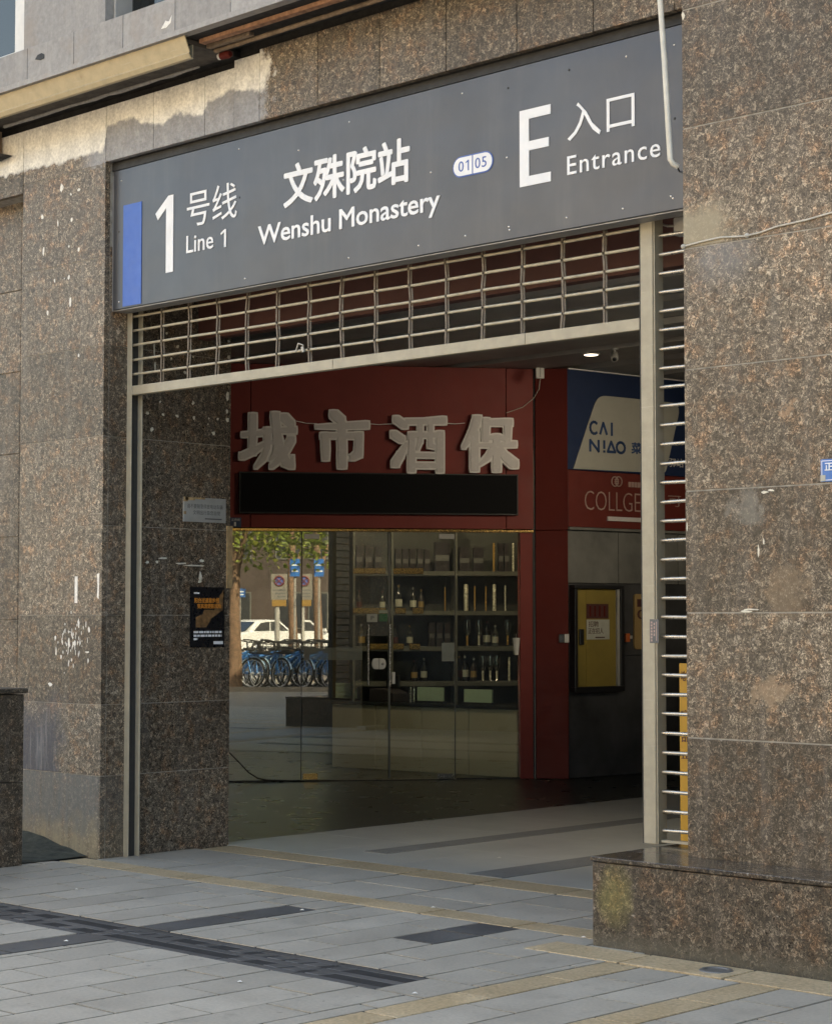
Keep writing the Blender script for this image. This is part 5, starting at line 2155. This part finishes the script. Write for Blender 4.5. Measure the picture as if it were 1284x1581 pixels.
rowv = (mirrored(460, 955, 42) - mirrored(380, 955, 42))
rowv.z = 0
rowv.normalize()
awayv = Vector((rowv.y, -rowv.x, 0))
if awayv.dot(mirrored(400, 955, 60) - mirrored(400, 955, 40)) < 0:
    awayv = -awayv

M['bike_blue'] = plain('blue bicycle paint', (.06, .28, .66), .35, var=.1)
M['bike_pale'] = plain('silver bicycle parts', (.62, .64, .66), .3, .6, .1)
M['bike_sky'] = plain('pale blue mudguards', (.40, .62, .80), .3, var=.1)
M['tyre'] = plain('black tyre', (.025, .025, .025), .7)
M['car_white'] = plain('white car paint', (.60, .61, .60), .25, var=.04)
M['trunk'] = plain('brown bark', (.20, .125, .08), .9, var=.45, scale=14, bump=.02)
M['pole'] = plain('grey pole', (.42, .41, .38), .5, .2)
M['far_wall'] = plain('brown far facade', (.05, .036, .029), .8, var=.25, scale=.6)
M['far_pale'] = plain('pale far facade', (.50, .43, .33), .8, var=.2, scale=.5)
M['far_glass'] = plain('far windows', (.03, .033, .036), .12)
M['no_park'] = plain('grey sign sheet back', (.22, .21, .18), .5)
M['red_ring'] = plain('red ring', (.16, .03, .035), .5)
M['sign_yellow'] = plain('yellow panel', (.30, .18, .05), .5)


def leafmat():
    t_ = NT('sunlit leaves')
    c = t_.ramp(t_.attr(), [(0., (.08, .12, .02)), (.5, (.20, .26, .045)), (1., (.38, .40, .09))])
    df = t_.n('ShaderNodeBsdfTranslucent')
    t_.set(df.inputs[0], c)
    mx = t_.n('ShaderNodeMixShader')
    mx.inputs[0].default_value = .35
    t_.done(c, .5)
    t_.t.links.new(t_.b.outputs[0], mx.inputs[1])
    t_.t.links.new(df.outputs[0], mx.inputs[2])
    t_.t.links.new(mx.outputs[0], t_.out.inputs[0])
    return t_.m


M['leaf'] = leafmat()


def make_bike():
    t_ = thing('bicycle', 'blue shared bicycle in the sunlit row, seen mirrored in the shop glass', 'bicycle', (0, 0, 0), 'bicycles parked in a row along the street')
    fr = MB()
    bb, st, hd, rw, fwh = (-.08, 0, .29), (-.22, 0, .74), (.40, 0, .80), (-.52, 0, .33), (.54, 0, .33)
    for p, q, r_ in ((bb, st, .022), (bb, hd, .030), ((-.17, 0, .58), hd, .022), (bb, rw, .014), ((-.19, 0, .64), rw, .012), (hd, (.44, 0, .66), .022)):
        fr.tube([p, q], r_, 8)
    for s_ in (-.055, .055):
        fr.tube([(.43, s_, .68), (.54, s_, .33)], .013, 6)
    fr.build('frame', M['bike_blue'], t_)
    for c in (rw, fwh):
        w_ = MB()
        w_.torus(c, (0, 1, 0), .315, .022, 28, 6)
        wh = w_.build('wheel', M['tyre'], t_)
        w_ = MB()
        w_.torus(c, (0, 1, 0), .288, .010, 24, 5)
        for k in range(9):
            a_ = 2 * math.pi * k / 9
            w_.tube([c, (c[0] + .288 * math.cos(a_), 0, c[2] + .288 * math.sin(a_))], .003, 4)
        w_.lathe((c[0], -.04, c[2]), [(.03, 0), (.03, .08)], 8, 0, (0, 1, 0))
        w_.build('rim', M['bike_pale'], wh)
        w_ = MB()
        w_.torus(c, (0, 1, 0), .352, .012, 16, 5, 0, R(-70), R(75))
        w_.build('mudguard', M['bike_sky'], t_)
    h_ = MB()
    h_.tube([(.40, 0, .78), (.37, 0, .98), (.38, .02, 1.0)], .016, 8)
    h_.tube([(.22, -.29, 1.02), (.34, -.22, 1.02), (.38, 0, 1.0), (.34, .22, 1.02), (.22, .29, 1.02)], .014, 8)
    h_.build('handlebar', M['tyre'], t_)
    s_ = MB()
    s_.hexa([(-.36, -.09, .80), (-.08, -.025, .81), (-.08, .025, .81), (-.36, .09, .80), (-.37, -.08, .85), (-.09, -.02, .85), (-.09, .02, .85), (-.37, .08, .85)])
    s_.build('saddle', M['tyre'], t_, bevel=.012, seg=2)
    b_ = MB()
    for z_ in (.78, .88, .98):
        b_.tube([(.48, -.15, z_), (.76, -.17, z_), (.76, .17, z_), (.48, .15, z_), (.48, -.15, z_)], .006, 5)
    for x_, y_ in ((.48, -.15), (.76, -.17), (.76, .17), (.48, .15), (.62, -.16), (.62, .16), (.76, 0)):
        b_.tube([(x_, y_, .76), (x_, y_, .98)], .005, 5)
    b_.box((.48, -.15, .75), (.76, .15, .765))
    b_.build('basket', M['tyre'], t_)
    return t_


bike = make_bike()
base0 = mirrored(384, 1053, 42)
dgo = rowv
head = (rowv * .80 - awayv * .60).normalized()
hz = math.atan2(head.y, head.x)
random.seed(4)
for i in range(15):
    o = bike if i == 0 else copy_tree(bike)
    p = base0 + rowv * (-.35 + .25 * i + random.uniform(-.07, .07)) + awayv * random.uniform(-.12, .14)
    o.location = (p.x, p.y, 0)
    o.rotation_euler = (R(random.uniform(2, 9)), 0, hz + R(random.uniform(-13, 13)))
lab2 = 'blue shared bicycle in the second row behind, seen mirrored in the shop glass'
for i in range(12):
    o = copy_tree(bike)
    p = base0 + rowv * (-.2 + .3 * i) + awayv * (.95 + random.uniform(-.25, .25))
    o.location = (p.x, p.y, 0)
    o.rotation_euler = (R(random.uniform(-6, 6)), 0, hz + R(random.uniform(-12, 12)))
    o['label'] = lab2
    o['group'] = 'bicycles of the second row'


def make_car(label, p, rz):
    t_ = thing('parked_car', label, 'car', (0, 0, 0))
    XZ = Plane((0, 0), (1, 0))

    def loft(prof_lo, sections, mi=0, mat='car_white', name='body'):
        m_ = MB()
        n_ = len(prof_lo)
        vs_, fs_ = [], []
        for y_, k_ in sections:
            for x_, z_ in prof_lo:
                vs_.append((x_ * k_, y_, z_ if k_ == 1 else .3 + (z_ - .3) * (k_ * .5 + .5)))
        for j_ in range(len(sections) - 1):
            for i_ in range(n_):
                fs_.append((j_ * n_ + i_, j_ * n_ + (i_ + 1) % n_, (j_ + 1) * n_ + (i_ + 1) % n_, (j_ + 1) * n_ + i_))
        m_.add(vs_, fs_, 0, True)
        m_.add(vs_[:n_], [tuple(range(n_))], 0)
        m_.add(vs_[-n_:], [tuple(range(n_ - 1, -1, -1))], 0)
        return m_.build(name, M[mat], t_)
    low = [(-2.25, .35), (-2.30, .60), (-2.22, .93), (-1.55, 1.0), (.75, .97), (1.75, .84), (2.22, .70), (2.30, .50), (2.22, .28), (-2.1, .26)]
    loft(low, [(-.88, .97), (-.80, 1), (.80, 1), (.88, .97)])
    roof = [(-1.72, .97), (-1.05, 1.38), (-.55, 1.46), (.15, 1.44), (.95, .96)]
    loft(roof, [(-.66, .96), (-.60, 1), (.60, 1), (.66, .96)], name='roof')
    for s_ in (-1, 1):
        for poly in ([(-1.30, 1.02), (-.92, 1.33), (-.42, 1.38), (-.42, 1.02)], [(-.36, 1.02), (-.36, 1.38), (.08, 1.37), (.66, 1.02)]):
            m_ = MB()
            vs_ = [(x_, s_ * (.672 + .004), z_) for x_, z_ in poly] + [(x_, s_ * .64, z_) for x_, z_ in poly]
            m_.add(vs_, [(0, 1, 2, 3), (7, 6, 5, 4), (0, 4, 5, 1), (1, 5, 6, 2), (2, 6, 7, 3), (3, 7, 4, 0)])
            m_.build('side_window', M['car_glass'], t_)
        m_ = MB()
        m_.box((-2.26, s_ * .55 - .2, .70), (-2.20, s_ * .55 + .2, .84))
        m_.build('tail_light', M['red_ring'], t_, bevel=.01)
        m_ = MB()
        m_.hexa([(.62, s_ * .82, .98), (.78, s_ * .82, .98), (.78, s_ * 1.0, .98), (.62, s_ * 1.0, .98), (.62, s_ * .82, 1.10), (.72, s_ * .82, 1.10), (.72, s_ * 1.0, 1.10), (.62, s_ * 1.0, 1.10)])
        m_.build('mirror', M['car_white'], t_, bevel=.02)
        for x_ in (-1.38, 1.42):
            m_ = MB()
            m_.lathe((x_, s_ * .70, .32), [(.32, 0), (.325, .02), (.325, .16), (.30, .19), (.19, .195)], 22, 0, (0, s_, 0))
            wl = m_.build('wheel', M['tyre'], t_)
            m_ = MB()
            m_.lathe((x_, s_ * .88, .32), [(.19, 0), (.18, .025), (.05, .03)], 16, 0, (0, s_, 0))
            m_.build('rim', M['bike_pale'], wl)
    m_ = MB()
    m_.hexa([(-1.70, -.56, 1.0), (-1.12, -.54, 1.355), (-1.12, .54, 1.355), (-1.70, .56, 1.0), (-1.74, -.56, 1.02), (-1.15, -.54, 1.375), (-1.15, .54, 1.375), (-1.74, .56, 1.02)])
    m_.build('rear_window', M['car_glass'], t_)
    m_ = MB()
    m_.hexa([(.25, -.54, 1.38), (.90, -.57, 1.0), (.90, .57, 1.0), (.25, .54, 1.38), (.28, -.54, 1.40), (.94, -.57, 1.02), (.94, .57, 1.02), (.28, .54, 1.40)])
    m_.build('windscreen', M['car_glass'], t_)
    t_.location = (p.x, p.y, 0)
    t_.rotation_euler = (0, 0, rz)
    return t_


cp = mirrored(408, 1010, 76)
hd_ = (rowv * .62 + awayv * .78).normalized()
make_car('white sedan parked beyond the bicycles, seen mirrored in the shop glass', cp, math.atan2(hd_.y, hd_.x))


def tree(u, depth, rad, h, crown_r, crown_z, n, label, lean=0., low=0.):
    p = mirrored(u, 955, depth)
    p.z = 0
    t_ = thing('street_tree', label, 'tree', p, 'trees along the sunlit street')
    m_ = MB()
    pts = [p + Vector((random.uniform(-.04, .04) + lean * k / 6, random.uniform(-.04, .04), h * k / 6 - .02)) for k in range(7)]
    m_.tube(pts, [rad * (1.25 if k == 0 else 1.05 - .09 * k) for k in range(7)], 10)
    top = pts[-1]
    ends = []
    for k in range(7):
        a_ = 2 * math.pi * k / 7 + random.uniform(-.3, .3)
        b_ = pts[random.choice((3, 4, 5))]
        e_ = p + Vector((math.cos(a_) * crown_r * .75, math.sin(a_) * crown_r * .75, crown_z + random.uniform(-.6, 1.2)))
        mid = (b_ + e_) / 2 + Vector((0, 0, .35))
        m_.tube([b_, mid, e_], [rad * .4, rad * .25, rad * .08], 6)
        ends.append(e_)
    m_.build('trunk', M['trunk'], t_)
    lv = MB()
    cents = ends + [p + Vector((random.gauss(0, .5) * crown_r, random.gauss(0, .5) * crown_r, crown_z + random.uniform(-.5, 1.6))) for _ in range(16)]
    if low:
        cents += [p + rowv * random.uniform(-.3, 1.6) * 1. + awayv * random.uniform(-.6, .6) + Vector((0, 0, low + random.uniform(0, 1.2))) for _ in range(9)]
    for k in range(n):
        c = random.choice(cents)
        q = c + Vector((random.gauss(0, .38), random.gauss(0, .38), random.gauss(0, .26)))
        sz = random.uniform(.05, .10)
        a_ = Vector((random.gauss(0, 1), random.gauss(0, 1), random.gauss(0, .6))).normalized() * sz
        b_ = a_.cross(Vector((random.gauss(0, 1), random.gauss(0, 1), random.gauss(0, 1)))).normalized() * sz * .55
        lv.add([q - a_, q + b_, q + a_, q - b_], [(0, 1, 2, 3)], r=random.random())
    lv.build('crown', M['leaf'], t_)


random.seed(9)
tree(363, 41, .15, 4.6, 2.2, 4.9, 4200, 'street tree with brown trunk at the left edge of the mirrored street', 0, 3.0)
tree(451, 47, .12, 5.0, 2.3, 5.3, 3600, 'slim street tree behind the bicycles in the mirrored street', 0., 0)
tree(512, 50, .11, 5.0, 2.0, 5.4, 2600, 'thin street tree at the right of the mirrored street', 0, 0)


def rfplane(p):
    """upright plane at p facing the mirrored view"""
    e_ = -rowv if (-rowv).cross(UPZ).dot(awayv) > 0 else rowv
    pl = Plane((p.x, p.y), (rowv.x, rowv.y))
    if pl.n.dot(awayv) > 0:
        pl = Plane((p.x, p.y), (-rowv.x, -rowv.y))
    return pl


# no-parking sign
D_ = 46
p = mirrored(431, 955, D_)
p.z = 0
pl = rfplane(p)
zz = lambda v: 1.5 + (955 - v) / F_PX * D_
t = thing('parking_sign', 'grey no parking board with yellow foot on a pale pole, mirrored in the glass', 'road sign', p)
mb = MB()
mb.obox(pl, -.19, .19, zz(926), zz(886), -.02, .01)
mb.build('board', M['no_park'], t)
mb = MB()
mb.obox(pl, -.17, .17, zz(936), zz(926.3), -.02, .012)
mb.build('yellow_plate', M['sign_yellow'], t)
mb = MB()
cz_ = zz(897)
ringp = [pl.W(.11 * math.cos(2 * math.pi * k / 24), cz_ + .11 * math.sin(2 * math.pi * k / 24), .014) for k in range(25)]
mb.tube(ringp, .02, 6, 1)
mb.prism(pl, [(.1 * math.cos(2 * math.pi * k / 20), cz_ + .1 * math.sin(2 * math.pi * k / 20)) for k in range(20)], .011, .013, 0)
mb.tube([pl.W(-.08, cz_ - .08, .016), pl.W(.08, cz_ + .08, .016)], .014, 6, 1)
mb.tube([pl.W(.08, cz_ - .08, .016), pl.W(-.08, cz_ + .08, .016)], .014, 6, 1)
mb.build('emblem', [M['blue_text'], M['red_ring']], t)
mb = MB()
for k in range(3):
    mb.obox(pl, -.15, .15 - .05 * k, zz(911 + 5 * k) - .02, zz(911 + 5 * k) + .012, .0105, .012)
mb.build('lettering', M['plaque_text'], t)
mb = MB()
mb.tube([pl.W(.05, 0, -.06), pl.W(.05, zz(886), -.06)], .06, 12)
mb.build('pole', M['pole'], t)
# blue street signs
for (u, va, vb, wd, lab) in ((370, 909, 922, .26, 'small blue street name sign on a slim pale pole, mirrored in the glass'), (455, 863, 890, .22, 'tall blue shop sign on a pole, mirrored in the glass')):
    p = mirrored(u, 955, 44)
    p.z = 0
    pl = rfplane(p)
    zz = lambda v: 1.5 + (955 - v) / F_PX * 44
    t = thing('street_sign', lab, 'street sign', p)
    mb = MB()
    mb.obox(pl, -wd / 2, wd / 2, zz(vb), zz(va), -.015, .01)
    mb.build('board', M['address_blue'], t)
    mb = MB()
    for k in range(2):
        mb.obox(pl, -wd * .36, wd * .34, zz(va) - (.35 + .35 * k) * (zz(va) - zz(vb)) - .015, zz(va) - (.35 + .35 * k) * (zz(va) - zz(vb)) + .015, .0105, .013)
    mb.build('lettering', M['white_letter'], t)
    mb = MB()
    mb.tube([pl.W(0, 0, -.045), pl.W(0, zz(va), -.045)], .028, 10)
    mb.build('pole', M['pole'], t)


def far_building(p, e, w, d, h, label, mat, name='far_building', bay=3.0, storey=3.3, base=True):
    pl = Plane((p.x, p.y), e)
    t_ = thing(name, label, 'building', p)
    m_ = MB()
    m_.obox(pl, -w / 2, w / 2, -.3, h, -d, 0.)
    m_.obox(pl, -w / 2 - .2, w / 2 + .2, h + .001, h + .5, -d, .25)
    m_.build('wall', M[mat], t_)
    s_ = -w / 2 + bay * .2
    cnt = 0
    while s_ + bay * .7 < w / 2:
        z_ = 1.0
        while z_ + 2 < h:
            if cnt < 95:
                m_ = MB()
                m_.obox(pl, s_, s_ + bay * .62, z_, z_ + 1.75, .002, .05)
                m_.obox(pl, s_ + .06, s_ + bay * .3, z_ + .06, z_ + 1.69, .0505, .055, 1)
                m_.obox(pl, s_ + bay * .32, s_ + bay * .62 - .06, z_ + .06, z_ + 1.69, .0505, .055, 1)
                m_.build('window', [M['shelf'], M['far_glass']], t_)
                cnt += 1
            z_ += storey
        s_ += bay
    return t_


p = mirrored(440, 955, 92)
p.z = 0
pl = rfplane(p)
far_building(p, (pl.e.x, pl.e.y), 46, 12, 15, 'brown far building behind the mirrored bicycles and trees', 'far_wall')
far_building(Vector((-8, -38, 0)), (-1, 0), 60, 12, 16, 'pale building added across the street behind the viewer for warm bounce light', 'far_pale', bay=4.2, storey=3.4)  # added out of view to bounce warm sunlight onto the entrance
mb = MB()
pA = mirrored(330, 955, 40.2)
e_ = rowv
plk = Plane((pA.x, pA.y), (e_.x, e_.y))
mb.obox(plk, -3, 9, -.02, .09, -.06, .06)
tag(mb.build('kerb', M['pavement']), kind='structure')
